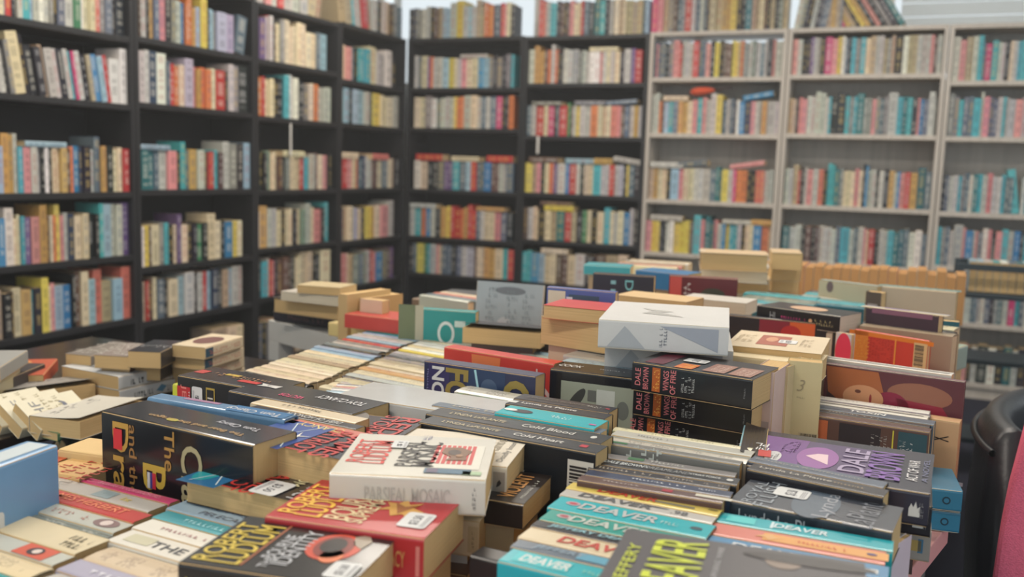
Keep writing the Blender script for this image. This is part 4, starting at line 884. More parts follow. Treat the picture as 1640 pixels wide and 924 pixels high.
hero('black-bordered book showing a black and white photograph, white author name on the spine', (26, 27, 32), .870, 'S', 'L', nl=(888, 591), nr=(1022, 607), fl=(906, 578), L=.19, rough=.25, coat=.5,
     art=A(Tt('spine', 'COOK', .12, .5, .040, .016, (212, 212, 208), name='author_text', bold=.04, shear=.2), Sc('spine', .50, .5, .05, .006, (190, 190, 190), 10, 1), Pt('back', .60, .58, .11, .12, (150, 156, 140), 1), Pt('back', .74, .76, .05, .016, (60, 62, 60), 2, rot=-35, shape='oval'), Pt('back', .78, .50, .03, .03, (190, 194, 186), 2), Pt('back', .80, .62, .018, .014, (100, 102, 98), 3), Pt('back', .7, .35, .03, .02, (110, 114, 108), 2, shape='oval')))
hero('low dark green book with green lettering left of the fire-title stack', (46, 60, 50), .80, 'S', 'L', nl=(982, 655), nr=(1040, 664), fl=(988, 648), L=.12, art=A(Sc('back', .2, .8, .02, .03, (150, 190, 80), 2, 5)))
# three identical thick paperbacks
def wof(top):
    fs = [Tt('spinev', 'DALE', .52, .945, .026, .009, (206, 120, 122), name='author_text', bold=.05), Tt('spinev', 'BROWN', .5, .875, .033, .009, (206, 120, 122), name='author_text', bold=.05), Pt('spine', .215, .5, .013, .036, (178, 92, 42), 1), Sc('spinev', .5, .785, .032, .010, (226, 170, 80), 5, 3, layer=3),
          Tt('spinev', 'WINGS', .52, .70, .030, .009, (206, 120, 122), bold=.05), Tt('spinev', 'OF FIRE', .5, .64, .036, .009, (206, 120, 122), bold=.05), Sc('spinev', .5, .52, .024, .022, (190, 192, 190), 8, 4), Sc('spinev', .5, .06, .016, .003, (140, 140, 140), 6, 1)]
    if top: fs += [Pt('front', .5, .84, .09, .03, (96, 34, 50), 1), Pt('front', .2, .58, .035, .028, (206, 110, 40), 2), Sc('front', .2, .58, .03, .02, (236, 190, 90), 5, 3, layer=3), St('front', .60, .60, .026, .036, '$3.50', layer=4),
        Pt('front', .35, .34, .06, .034, (150, 110, 96), 2), Pt('front', .35, .13, .06, .034, (150, 110, 96), 2), Sc('front', .32, .34, .045, .022, (214, 190, 176), 6, 3, layer=3), Sc('front', .32, .13, .045, .022, (214, 190, 176), 6, 3, layer=3)]
    return A(*fs)
for i, (dz, dx) in enumerate(((0, 0), (.0445, 1), (.089, -4))):
    hero(['topmost of the three identical thick black paperbacks with pink spine lettering', 'middle one of the three identical thick black paperbacks with pink spine lettering', 'lowest of the three identical thick black paperbacks with pink spine lettering'][i], (27, 28, 33), .9045-dz, 'F', 'L', .044,
         nl=(1013+dx*2, (579, 619, 660)[i]), nr=(1190+dx*2, (606, 648, 690)[i]), D=.112, L=.187, rough=.28, coat=.5, art=wof(i == 0), under=(1 if i == 2 else 0), group='three thick black thrillers in one stack')
# pale cream pile right of it
hero('pale open-faced paperback with a red-robed picture and a sticker, on the cream pile', (200, 184, 156), .905, 'F', 'R', .03, fl=(1188, 528), fr=(1330, 541), nl=(1170, 553), under=6, rough=.6, coat=0,
     art=A(Pt('front', .5, .45, .10, .05, (166, 92, 72), 1), Pt('front', .45, .42, .05, .02, (206, 150, 116), 2, shape='oval'), St('front', .52, .60, .035, .03, '$3.50', layer=3), Sc('front', .5, .80, .08, .02, (150, 130, 104), 9, 3), Sc('front', .5, .15, .08, .03, (170, 150, 116), 9, 3)))
hero('long cream book lying behind the three black paperbacks', (206, 190, 154), .895, 'F', 'L', .035, nl=(1110, 562), nr=(1310, 585), D=.10, under=4, rough=.6, coat=0)
hero('upright book with a pinkish-white spine and small black logo beside the black stack', (204, 178, 170), .902, 'T', 'L', nl=(1203, 592), nr=(1241, 597), D=.10, rough=.5, coat=0, H=.15, under=1,
     art=A(Pt('spine', .70, .5, .06, .026, (168, 152, 150), 1), Pt('spine', .72, .45, .014, .012, (50, 46, 46), 2), Sc('spinev', .5, .85, .02, .012, (196, 100, 96), 4, 2), Pt('spine', .72, .45, .006, .005, (190, 184, 180), 3)))
hero('upright cream book with a pencilled three on its blank cover and a barcode', (196, 182, 140), .906, 'TC', 'L', nl=(1262, 577), nr=(1318, 582), D=.03, rough=.6, coat=0, H=.17, under=0,
     art=A(Tt('front', '3', .42, .78, .012, .018, (150, 138, 110), bold=-.03, shear=.3), Sc('front', .42, .67, .014, .004, (150, 138, 110), 4, 1), Bc('front', .72, .30, .030, .016, base=(186, 172, 136))))
hero('cream paperback end beside the pencilled-three book', (200, 180, 140), .900, 'T', 'L', nl=(1243, 585), nr=(1262, 588), D=.10, rough=.6, coat=0, H=.16)
hero('low paperback with an orange-red cover right of the black stack', (190, 108, 70), .790, 'F', 'R', .03, fl=(1243, 648), fr=(1296, 652), nl=(1228, 672), L=.11, rough=.5, art=A(Pt('front', .3, .3, .05, .05, (184, 70, 50), 1, shape='poly', pts=[(-1, -1), (1, -.6), (.2, 1)])))
hero('low worn paperback with a cream cover and green patch below the orange-red one', (206, 186, 146), .760, 'F', 'R', .035, fl=(1215, 667), fr=(1290, 680), nl=(1200, 693), L=.14, under=1, rough=.6, art=A(Pt('front', .5, .5, .05, .07, (140, 160, 136), 1, shape='oval')))
hero('small tilted black and red paperback with a silvery spine edge beside the black stack', (34, 32, 34), .838, 'F', 'N', .03, fl=(1193, 682), fr=(1232, 686), nl=(1157, 726), under=3, curl=.006, coat=.8, rough=.2,
     art=A(Pt('front', .5, .86, .045, .03, (186, 44, 40), 1), Tt('front', 'PLAY', .5, .62, .04, .016, (206, 206, 204), bold=.03, layer=3, shear=.2), Tt('front', 'DIRTY', .5, .74, .04, .012, (206, 206, 204), bold=.03, layer=3, shear=.2), Pt('front', .95, .5, .006, .15, (150, 190, 200), 2)))
# silver and Dale Brown rows
row('the silver-spined row under the black stack', (990, 681), (962, 708), .842, -3, .183, 'C14 L20 L16 G14', arts={
    1: A(Sc('spine', .3, .5, .05, .008, (120, 126, 124), 10, 1)), 3: A(Pt('back', .5, .5, .128, .17, (96, 106, 112), 1), Sc('back', .93, .7, .03, .06, (190, 196, 190), 2, 6, layer=2), Pt('spine', .14, .5, .02, .006, (52, 110, 70), 1))})
row('the black action-thriller row', (970, 724), (926, 768), .834, None, .17, 'G18 K24 K18 N20 D18', arts={
    0: A(Pt('spine', .25, .5, .02, .010, (50, 104, 66), 1), Sc('spine', .5, .5, .05, .010, (170, 170, 166), 8, 1)),
    1: A(Tt('spine', "DALE BROWN'S", .20, .5, .055, .010, (206, 212, 212), name='author_text', bold=.02, shear=.2), Tt('spine', 'DREAMLAND', .50, .5, .055, .010, (150, 152, 152), bold=0, shear=.2), Tt('spine', 'STRIKE FORCE', .77, .5, .036, .006, (206, 208, 206), bold=.03), Pt('spine', .94, .5, .008, .008, (200, 200, 196), 1, shape='oval')),
    2: A(Sc('spine', .5, .5, .16, .010, (150, 142, 130), 26, 1)), 3: A(Sc('spine', .6, .5, .10, .006, (196, 200, 204), 18, 1)), 4: A(Pt('spine', .62, .5, .012, .008, (160, 40, 60), 1), Pt('spine', .93, .6, .04, .008, (200, 196, 180), 1), Sc('spine', .3, .5, .05, .005, (180, 170, 160), 8, 1))}, fr=(1184, 756))
def dv(txt, rgb, cx=.45, w_=.085, h_=.016, extra=(), **k): return A(Tt('spine', txt, cx, .5, w_, h_, rgb, name='author_text', bold=.12, shear=.15, **k), *extra)
row("the bright front centre row", (916, 770), (797, 898), .826, -3, .172, 'Y22 L20 J36 Z30 K18 C28 S20 J30', arts={
    0: dv('DEAVER', (184, 62, 44), .40, .07, .014, (Pt('spine', .70, .4, .05, .005, (120, 116, 100), 1), Pt('spine', .95, .6, .01, .004, (110, 100, 60), 1))),
    1: dv('DEAVER', (76, 78, 82), .36, .085, .013, (Tt('spine', '.98', .78, .5, .018, .011, (90, 92, 96)), Pt('spine', .62, .7, .03, .003, (70, 74, 78), 1, shape='oval'))),
    2: dv('DEAVER', (172, 176, 176), .42, .088, .019, (Pt('spine', .12, .55, .017, .012, (170, 150, 160), 1, shape='oval'), Pt('spine', .12, .55, .010, .006, (178, 60, 76), 2, shape='oval'), Sc('spine', .74, .5, .022, .012, (150, 190, 190), 4, 1), Pt('spine', .91, .5, .013, .009, (40, 70, 80), 1, shape='oval'))),
    3: dv('DEAVER', (176, 184, 176), .42, .088, .017, (Pt('spine', .12, .55, .017, .012, (170, 160, 160), 1, shape='oval'), Pt('spine', .12, .55, .010, .006, (160, 60, 76), 2, shape='oval'), Sc('spine', .74, .5, .022, .010, (130, 190, 160), 4, 1), Pt('spine', .91, .5, .013, .007, (40, 70, 60), 1, shape='oval'))),
    4: dv('JEFFERY DEAVER', (132, 176, 186), .40, .105, .010, (Pt('spine', .72, .5, .02, .012, (190, 214, 216), 1, shape='poly', pts=[(-1, 0), (.6, 1), (1, -.8)]),)),
    5: dv('DEAVER', (180, 58, 48), .47, .085, .017),
    6: dv('JEFFERY', (130, 150, 166), .28, .055, .012, (Pt('spine', .66, .5, .09, .016, (84, 150, 176), 1),)),
    7: dv('DEAVER', (206, 212, 210), .24, .05, .016, (Pt('spine', .22, .5, .056, .022, (60, 180, 186), 1), Sc('spine', .62, .5, .06, .010, (120, 190, 180), 10, 1), Pt('back', .72, .85, .016, .05, (120, 180, 176), 1)))},
    group='bright author-name paperbacks in the front centre')
hero('black book standing at the left end of the bright author-name row', (30, 27, 28), .806, 'S', 'L', fl=(776, 873), nl=(763, 893), L=.10, D=.03, hard=True, art=A(Pt('back', .5, .6, .05, .05, (190, 190, 190), 1)))
# big grey foreground cover
hero('dark grey large paperback with bright yellow author name across the bottom of the view', (74, 72, 76), .860, 'F', 'L', .03, fl=(1004, 846), fr=(1385, 902), D=.13, under=4, rough=.4, coat=.2,
     art=A(Tt('front', 'JEFFERY', .40, .915, .085, .014, (192, 204, 54), name='author_text', bold=.02, layer=4), Tt('front', 'DEAVER', .47, .74, .115, .046, (192, 204, 54), name='author_text', bold=.05, layer=4), Tt('front', 'THE BURNING WIRE', .5, .575, .10, .005, (170, 170, 172), bold=0, layer=3),
           Pt('front', .86, .22, .02, .11, (34, 32, 34), 2, shape='oval'), Pt('front', .80, .32, .03, .03, (128, 112, 100), 1, shape='oval')))
# right hand piles
def aow(top):
    fs = [Pt('spine', .93, .5, .012, .018, (206, 204, 198), 1, shape='poly', pts=[(-1, -1), (1, -1), (1, .4), (.5, .1), (.2, 1), (-.2, .2), (-.6, .7), (-1, 0)]), Sc('spine', .965, .5, .005, .02, (120, 118, 120), 2, 3)]
    if top: fs += [Pt('front', .5, .66, .126, .145, (72, 54, 96), 1), Pt('front', .5, .85, .126, .06, (104, 58, 128), 2), Pt('front', .44, .62, .10, .05, (140, 84, 150), 3, shape='oval'), Pt('front', .42, .62, .045, .03, (218, 190, 196), 4, shape='poly', pts=[(-1, -1), (1, -.7), (.9, .1), (.2, 1), (-.2, .4)]),
        Tt('front', 'DALE', .50, .42, .105, .030, (160, 146, 176), name='author_text', bold=.05, layer=5), Tt('front', 'BROWN', .5, .25, .118, .040, (120, 78, 160), name='author_text', bold=.06, layer=5), Tt('front', 'ACT OF WAR', .48, .10, .09, .013, (206, 204, 204), bold=.03, layer=3), Tt('front', 'A NOVEL', .52, .035, .10, .007, (90, 96, 130), bold=0, layer=3),
        Pt('front', .30, .86, .05, .020, (196, 196, 196), 4, shape='oval'), Sc('front', .30, .86, .03, .012, (60, 60, 60), 4, 2, layer=5), Sc('front', .62, .80, .06, .02, (190, 170, 196), 5, 4, layer=2)]
    return A(*fs)
hero('purple and dark large paperback with an explosion picture on the right-hand pile', (44, 42, 56), .836, 'F', 'L', .040, fl=(1228, 690), fr=(1497, 728), nl=(1194, 745), art=aow(True), coat=.7, rough=.25)
hero('black book with a white house-shaped logo directly under the purple one', (38, 34, 40), .7955, 'F', 'L', .040, fl=(1236, 728), fr=(1492, 764), D=.128, art=aow(False))
hero('pale grey book with a small coloured logo at the bottom of the right-hand pile', (166, 158, 148), .755, 'F', 'L', .040, fl=(1240, 765), fr=(1490, 802), D=.128, art=A(Pt('spine', .92, .5, .012, .014, (190, 160, 90), 1), Pt('spine', .945, .5, .006, .018, (70, 120, 150), 1)), under=1)
row("the purple book's edge pair", (1200, 727), (1192, 750), .840, None, .205, 'S14 K16', H=.08, fr=(1408, 768), arts={
    0: A(Tt('spine', 'RICHARD LA PLANTE', .32, .5, .09, .006, (150, 146, 140), name='author_text', bold=0), Sc('spine', .72, .5, .04, .005, (160, 156, 150), 8, 1)),
    1: A(Tt('spine', 'Lynda La Plante', .34, .5, .085, .010, (190, 184, 172), name='author_text', bold=.01), Sc('spine', .74, .5, .04, .008, (150, 132, 104), 8, 1))})
hero('dark slate paperback with silver author name on spine and a price sticker, front right', (50, 56, 66), .830, 'F', 'L', .044, nl=(1168, 801), yaw=-6, L=.170, D=.086, under=1, coat=.5, rough=.3,
     art=A(Tt('spine', 'Lynda La Plante', .36, .62, .10, .020, (176, 180, 186), name='author_text', bold=-.005), Pt('front', .5, .5, .1, .05, (76, 90, 104), 1, shape='oval'), Tt('front', 'ROYAL', .52, .90, .08, .012, (140, 148, 156), bold=.0), Tt('front', 'FLUSH', .52, .80, .09, .018, (140, 148, 156), bold=.0), St('front', .72, .68, .032, .038, '$3.50', layer=4, rot=0),
           Tt('front', 'Lynda', .52, .42, .085, .022, (150, 154, 162), name='author_text', bold=0, layer=2), Tt('front', 'LaPlante', .5, .20, .095, .030, (116, 120, 128), name='author_text', bold=0, layer=2)))
row('the right-hand author-name row', (1153, 818), (1106, 872), .822, 0, .178, 'J22 X24 B24', arts={
    0: dv('DEAVER', (196, 214, 218), .50, .055, .013, (Pt('spine', .34, .5, .003, .02, (196, 214, 218), 1), Pt('spine', .16, .5, .03, .018, (70, 190, 190), 1))),
    1: A(Pt('spine', .68, .5, .12, .020, (212, 150, 74), 1), Pt('spine', .38, .5, .03, .018, (210, 160, 100), 2, shape='poly', pts=[(-1, -.4), (-.3, -.2), (0, -1), (.4, -.3), (1, 0), (.3, .3), (.1, 1), (-.4, .4)]), Sc('spine', .66, .5, .05, .008, (196, 90, 64), 9, 1, layer=3), Pt('spine', .93, .5, .010, .006, (70, 60, 110), 3, shape='oval')),
    2: dv('DEAVER', (206, 212, 216), .42, .085, .013, (Pt('spine', .84, .4, .04, .01, (206, 208, 206), 1),))}, group='author-name paperbacks at the front right')
hero('pale lavender paperback standing at the right end of the front right row', (196, 190, 196), .792, 'T', 'L', nl=(1404, 884), nr=(1414, 887), D=.08, H=.10)
# toxin row
row('the row before the reclining woman cover', (1300, 629), (1284, 662), .822, -6, .184, 'W12 G10 W14 S16 K10 D14', arts={
    2: A(Pt('spine', .5, .5, .17, .004, (60, 60, 62), 1)), 3: A(Tt('spine', 'COOK', .18, .5, .036, .009, (130, 140, 150), name='author_text', bold=.03, shear=.2), Tt('spine', 'TOXIN', .48, .5, .055, .013, (220, 220, 216), bold=.14, shear=.1)),
    4: A(Sc('spine', .4, .5, .08, .006, (190, 190, 190), 12, 1)),
    5: A(Pt('back', .5, .88, .12, .040, (176, 96, 60), 1), *[Pt('back', .35, .84+.02*k, .003, .03, (120, 84, 66), 2) for k in range(3)], Pt('back', .5, .52, .12, .06, (46, 42, 48), 1), Pt('back', .35, .56, .06, .03, (26, 24, 28), 2, shape='oval'), Sc('back', .5, .36, .10, .03, (150, 150, 146), 14, 5, layer=2), Pt('back', .5, .265, .12, .002, (196, 190, 70), 2), Pt('back', .5, .12, .12, .04, (44, 78, 88), 1), Sc('back', .55, .17, .08, .02, (170, 176, 176), 12, 4, layer=2), Pt('back', .55, .05, .03, .012, (196, 196, 192), 2))})
hero('large book with a reclining red-haired woman on its cover facing the camera', (96, 52, 58), .872, 'S', 'R', nl=(1322, 581), nr=(1546, 611), D=.012, rough=.35, coat=.3, pages='pages_w', H=.17,
     art=A(Pt('front', .35, .14, .08, .05, (64, 42, 46), 1), Pt('front', .26, .24, .08, .10, (170, 100, 62), 2, shape='poly', pts=[(-1, -1), (.1, -.9), (.6, -.3), (.7, .3), (1, .6), (.6, 1), (-.2, .9), (-1, .7)]), Pt('front', .30, .30, .044, .066, (206, 148, 108), 3, shape='oval'), Pt('front', .24, .26, .006, .010, (110, 66, 52), 4, shape='oval'), Pt('front', .36, .27, .006, .010, (110, 66, 52), 4, shape='oval'), Pt('front', .30, .355, .016, .004, (150, 56, 56), 4, shape='oval'),
           Pt('front', .35, .50, .05, .06, (140, 40, 66), 2, shape='oval'), Pt('front', .40, .74, .05, .09, (150, 44, 62), 2, shape='poly', pts=[(-1, -1), (1, -.6), (.8, .6), (.2, 1), (-.8, .6)]), Pt('front', .2, .70, .04, .10, (150, 100, 80), 1, shape='oval'), Bc('front', .62, .89, .045, .030, rot=0), Pt('front', .99, .5, .006, .24, (190, 186, 188), 1)))
hero('long white-edged book standing just behind the reclining woman cover', (204, 200, 192), .872, 'S', 'R', nl=(1318, 573), nr=(1524, 601), D=.028, hard=False, coat=.2, H=.17, art=A(Pt('spine', .5, .6, .2, .006, (150, 146, 140), 1), Sc('spine', .45, .4, .15, .006, (160, 156, 150), 20, 1)))
hero('tan book with drawn scissors on its cover at the right end of the table', (196, 156, 116), .815, 'S', 'R', nl=(1478, 668), nr=(1537, 677), D=.03, H=.10, rough=.5, coat=.2,
     art=A(Pt('front', .30, .5, .028, .0016, (50, 40, 36), 2, rot=78), Pt('front', .30, .5, .028, .0016, (50, 40, 36), 2, rot=112)))
for i, (zz, px) in enumerate(((.755, (1487, 781)), (.722, (1484, 815)))):
    hero(['upper of two teal paperbacks with round logos low at the right table edge', 'lower of two teal paperbacks with round logos low at the right table edge'][i], (44, 112, 142), zz, 'F', 'L', .031, nl=px, nr=(px[0]+43, px[1]+5), L=.045, D=.11, art=A(Pt('spine', .55, .5, .011, .011, (24, 50, 66), 1, shape='oval'), Pt('spine', .55, .5, .007, .007, (44, 112, 142), 2, shape='oval')), pages='pages_w', group='two teal paperbacks at the table edge')
# ------------------------------------------------------------------ middle and back of the table
for i, (zz, f_, r_, n_) in enumerate(((.955, (985, 482), (1168, 493), (960, 511)), (.908, (985, 520), (1168, 531), (962, 549)))):
    hero(['upper thick white paperback with a grey mountain drawing on its spine', 'lower thick white paperback with a grey mountain drawing on its spine'][i], (196, 196, 194), zz, 'F', 'L', .046, fl=f_, fr=r_, nl=n_, rough=.5, coat=.1, pages='pages_w', under=(5 if i else 0),
         art=A(Pt('spine', .22, .45, .06, .034, (164, 168, 172), 1, shape='poly', pts=[(-1, -1), (-.1, 1), (.2, .5), (1, -1)]), Pt('spine', .70, .5, .09, .036, (150, 156, 166), 1, shape='poly', pts=[(-1, 1), (1, 1), (1, -1)]), Sc('spinev', .5, .50, .03, .014, (120, 124, 130), 5, 2, layer=2), Pt('front', .5, .5, .08, .1, (176, 176, 172), 1, shape='poly', pts=[(-1, -.6), (0, .2), (.4, -.2), (1, .9), (.3, .5), (-.5, .8)])), group='two thick white paperbacks in one stack')
hero('tan-paged book with its page edge to the camera left of the white mountain stack', (176, 150, 112), .925, 'F', 'R', .05, nl=(866, 506), nr=(966, 520), D=.11, L=.14, under=4, rough=.6, coat=0, art=A(Pt('front', .4, .4, .04, .04, (214, 204, 186), 1, shape='oval')))
hero('book with a red cover corner on top of the tan-paged one', (186, 56, 52), .950, 'F', 'R', .024, nl=(870, 488), nr=(965, 497), D=.10, L=.135, rough=.4)
hero('blue paperback with a picture cover leaning behind the tan-paged pile', (76, 92, 150), .965, 'S', 'R', nl=(876, 459), nr=(986, 468), D=.02, H=.062, art=A(Pt('front', .5, .15, .05, .035, (200, 190, 170), 1), Pt('front', .5, .55, .04, .06, (60, 80, 100), 1), Tt('front', 'III', .5, .34, .03, .012, (200, 200, 210))), under=1)
hero('long tan book with its pages to the camera behind the white mountain stack', (190, 162, 120), .925, 'F', 'R', .035, nl=(985, 472), nr=(1100, 484), D=.10, under=5, rough=.6, coat=0)
hero('dark paperback with sideways pale blue numerals in the far centre pile', (44, 48, 60), .945, 'S', 'R', nl=(950, 437), nr=(1048, 443), D=.03, H=.08, under=1, art=A(Tt('front', 'III', .5, .34, .05, .012, (130, 180, 186)), Tt('front', 'DO', .5, .60, .055, .020, (120, 186, 190), bold=.04), Sc('front', .8, .82, .02, .012, (200, 200, 196), 3, 1)))
hero('red and black paperback with white lettering in the far centre pile', (98, 40, 48), .925, 'S', 'R', nl=(1072, 441), nr=(1182, 447), D=.03, H=.085, under=1, art=A(Pt('front', .5, .10, .08, .03, (196, 84, 78), 1), Sc('front', .5, .28, .05, .02, (206, 204, 200), 3, 2), Pt('front', .5, .65, .03, .06, (60, 66, 54), 1, shape='oval')))
hero('bright blue book between the dark and the red one in the far centre pile', (44, 110, 156), .915, 'F', 'L', .05, nl=(1018, 432), nr=(1100, 440), D=.10, under=4)
for i in range(5):
    hero(['top tan book of the far page-edge stack with hanging stickers', 'second book of the far page-edge stack', 'third book of the far page-edge stack', 'fourth book of the far page-edge stack', 'lowest book of the far page-edge stack'][i], CC['TLCTC'[i]][1], .965-.052*i, 'F', 'R', .050, nl=(1122-3*i, 404+19*i), nr=(1232, 409+20*i), D=.15, hard=True, pages=('pages', 'pages_w')[i % 2], rough=.6, coat=0, under=(1 if i == 4 else 0), group='far stack of page-edge-out books',
         art=A(Pt('front', .5, .02, .02, .02, (205, 206, 204), 1), *( [] if i == 0 else [Pt('spine', .1, .5, .02, .03, (200, 202, 202), 1)])))
    hero(['topmost of the narrow stack right of the page-edge stack', 'second of the narrow stack right of the page-edge stack', 'third of the narrow stack right of the page-edge stack', 'fourth of the narrow stack right of the page-edge stack', 'lowest of the narrow stack right of the page-edge stack'][i], CC['TLOTC'[i]][1], .960-.052*i, 'F', 'N', .050, nl=(1236, 404+20*i), nr=(1278, 406+20*i), D=.16, L=.09, rough=.6, coat=0, under=(1 if i == 4 else 0), art=A(Pt('spine', .9, .5, .02, .03, (176, 186, 200), 1)), group='narrow far stack of books')
row('the far tangled pile, back part', (2.30, -2.35), (2.30, -2.62), .87, 6, .22, 'C30 W24 T30 P24 C30', world=True, H=.17)
hero('turquoise book with light lettering at the far centre', (60, 150, 160), .90, 'F', 'L', .03, nl=(935, 424), nr=(1010, 428), D=.1, under=4)
# standing art book, mural book
hero('tall grey illustrated album standing upright at the back of the table', (158, 168, 170), .902, 'TC', 'L', nl=(764, 450), nr=(871, 458), D=.012, H=.20, rough=.25, coat=.8, pages='pages_w', tilt=('Y', -7),
     art=A(Sc('front', .25, .55, .03, .16, (120, 130, 132), 3, 11), Sc('front', .55, .7, .03, .09, (120, 130, 132), 3, 6), Sc('front', .8, .55, .03, .14, (124, 134, 136), 3, 10), Pt('front', .45, .45, .04, .05, (176, 182, 182), 1, shape='oval'), Pt('front', .52, .9, .08, .02, (112, 118, 122), 1, shape='oval'), St('front', .58, .22, .02, .038, '$5')))
hero('turquoise and olive picture book lying with a white ring on its edge', (40, 140, 138), .865, 'S', 'R', nl=(640, 492), nr=(762, 500), D=.03, H=.085, rough=.3, coat=.5, under=1,
     art=A(Pt('front', .5, .10, .10, .04, (110, 120, 90), 1), Pt('front', .5, .25, .10, .025, (176, 172, 150), 1), Pt('front', .62, .62, .055, .040, (206, 214, 212), 2, shape='oval'), Pt('front', .62, .62, .040, .028, (40, 140, 138), 3, shape='oval'), Pt('front', .35, .8, .014, .025, (190, 206, 200), 2)))
hero('flat tan book before the grey album with a dark bent cover', (44, 40, 42), .842, 'F', 'R', .034, nl=(740, 524), nr=(866, 534), D=.10, under=3, curl=.01)
hero('dark mottled paperback with yellow lower cover beside the third row', (56, 50, 48), .815, 'F', 'L', .02, fl=(848, 533), nl=(826, 547), nr=(900, 556), D=.09, art=A(Sc('front', .5, .6, .08, .07, (110, 96, 84), 9, 7), Pt('front', .2, .3, .04, .04, (190, 160, 60), 1)))
# right rear
hero('dark book with a fiery red and orange picture standing behind the robed figure paperback', (40, 38, 44), .895, 'S', 'R', nl=(1166, 504), nr=(1345, 521), D=.022, H=.14, rough=.3, coat=.3, under=1,
     art=A(Pt('front', .18, .45, .045, .07, (130, 42, 56), 1), Pt('front', .18, .68, .045, .05, (206, 96, 50), 2), Pt('front', .18, .58, .03, .04, (176, 50, 50), 3, shape='oval'), Pt('front', .35, .42, .004, .16, (190, 190, 190), 2), Pt('front', .50, .45, .003, .17, (150, 150, 150), 2)))
hero('black spine-front paperback with a pink title lying behind the fiery one', (30, 30, 34), .915, 'F', 'L', .034, fl=(1250, 483), nl=(1238, 492), nr=(1346, 507), under=5, coat=.4, pages='pages_w', art=A(Tt('spine', 'HI', .20, .5, .012, .015, (170, 170, 170)), Sc('spine', .45, .5, .06, .012, (196, 66, 120), 9, 1), Sc('spine', .82, .5, .04, .014, (160, 150, 110), 6, 2), Pt('spine', .66, .5, .008, .008, (206, 160, 120), 1, shape='oval'), Pt('front', .5, .5, .06, .08, (196, 160, 130), 1, shape='oval')))
row('the teal row behind the white stack', (1195, 463), (1165, 492), .86, -8, .20, 'A16 F20 A14 L12 E16')
row('the teal row beside the beige book', (1296, 462), (1272, 482), .86, -8, .20, 'D16 A16 L12 A20 E14')
hero('white book lying behind the white mountain stack towards the teal row', (200, 196, 188), .90, 'F', 'R', .03, nl=(1090, 476), nr=(1195, 486), D=.1, under=5, pages='pages_w')
hero('orange and red book with a barcode, back cover towards the camera', (194, 62, 48), .890, 'S', 'L', nl=(1369, 527), nr=(1487, 546), D=.012, rough=.4, coat=.2, pages='pages',
     art=A(Pt('back', .84, .90, .062, .030, (206, 124, 50), 1), Pt('back', .972, .5, .008, .172, (212, 120, 44), 1), Sc('back', .82, .88, .045, .030, (216, 150, 60), 5, 7, layer=2), Sc('back', .82, .62, .05, .05, (160, 40, 36), 9, 8, layer=2), Pt('back', .83, .42, .055, .003, (220, 140, 60), 3), Bc('back', .84, .09, .050, .026, base=(206, 172, 120))))
row("the thin-spine stack", (1392, 506), (1376, 520), .892, -14, .178, 'C12 K8 T10', H=.15)
hero('frame-like dark-edged book with cream and lavender spine behind the orange one', (64, 52, 62), .925, 'S', 'R', nl=(1388, 492), nr=(1504, 506), D=.03, H=.16, under=0, art=A(Pt('spine', .5, .72, .17, .018, (200, 184, 150), 1), Pt('spine', .5, .28, .17, .014, (180, 176, 180), 1), Pt('spine', .62, .28, .05, .014, (130, 110, 150), 2), Pt('front', .03, .5, .01, .12, (130, 90, 110), 1)))
hero('beige blank-covered large book standing at the right rear of the table', (176, 162, 140), .905, 'S', 'R', nl=(1412, 458), nr=(1532, 468), D=.05, H=.16, rough=.6, coat=0, under=1, art=A(Pt('spine', .5, .5, .2, .03, (86, 140, 140), 1), Sc('spine', .5, .5, .16, .014, (60, 96, 100), 14, 1, layer=2)))
hero('mottled cream book standing left of the beige blank-covered one', (182, 168, 140), .905, 'S', 'R', nl=(1312, 448), nr=(1405, 459), D=.03, H=.16, rough=.6, coat=0, under=1, art=A(Pt('spine', .5, .5, .17, .03, (150, 160, 150), 1), Pt('front', .1, .2, .03, .02, (110, 90, 90), 1, shape='oval')))
hero('small upright dark and grey book with a silver square between the beige ones', (84, 78, 72), .91, 'TC', 'L', nl=(1386, 466), nr=(1412, 469), D=.03, H=.15, art=A(Pt('front', .5, .72, .025, .025, (150, 150, 150), 1)))
hero('thin book with a bright pink-red round front standing beside the fiery one', (196, 190, 190), .895, 'TC', 'L', nl=(1338, 532), nr=(1364, 536), D=.015, H=.17, art=A(Pt('front', .55, .80, .032, .07, (214, 58, 84), 1, shape='oval')))
hero('small pale green paperback lying right of the orange book', (150, 166, 150), .845, 'F', 'N', .05, nl=(1487, 556), nr=(1514, 560), L=.045, D=.10, under=3)
hero('dark teal book with a light speck at the right rear edge', (30, 96, 110), .88, 'TC', 'L', nl=(1502, 513), nr=(1537, 516), D=.03, H=.17, art=A(Pt('front', .7, .6, .01, .006, (190, 206, 206), 1, shape='oval')))
for i in range(2):
    a0, a1 = ((2.62, -1.96), (3.0, -1.98)) if i == 0 else ((3.01, -1.98), (3.42, -2.0))
n_ = 26
for k in range(n_):
    x = 2.60+.82*k/n_; T_ = .82/n_-.001; hh = rnd.uniform(.165, .185)
    lean = 0
    make_book(cols(Vector((0, 1, 0)), Vector((0, 0, 1)), Vector((1, 0, 0)), Vector((x, -2.13, T0+.001))) , .18, hh, T_, jit(CC[rnd.choice('TTOCTLP')][1]),
              f"pages-up paperback with tan page edge, {ORD[k]} from the left in the far boxed row", None, 'pages-up paperbacks along the far edge of the table', pages='pages_d')

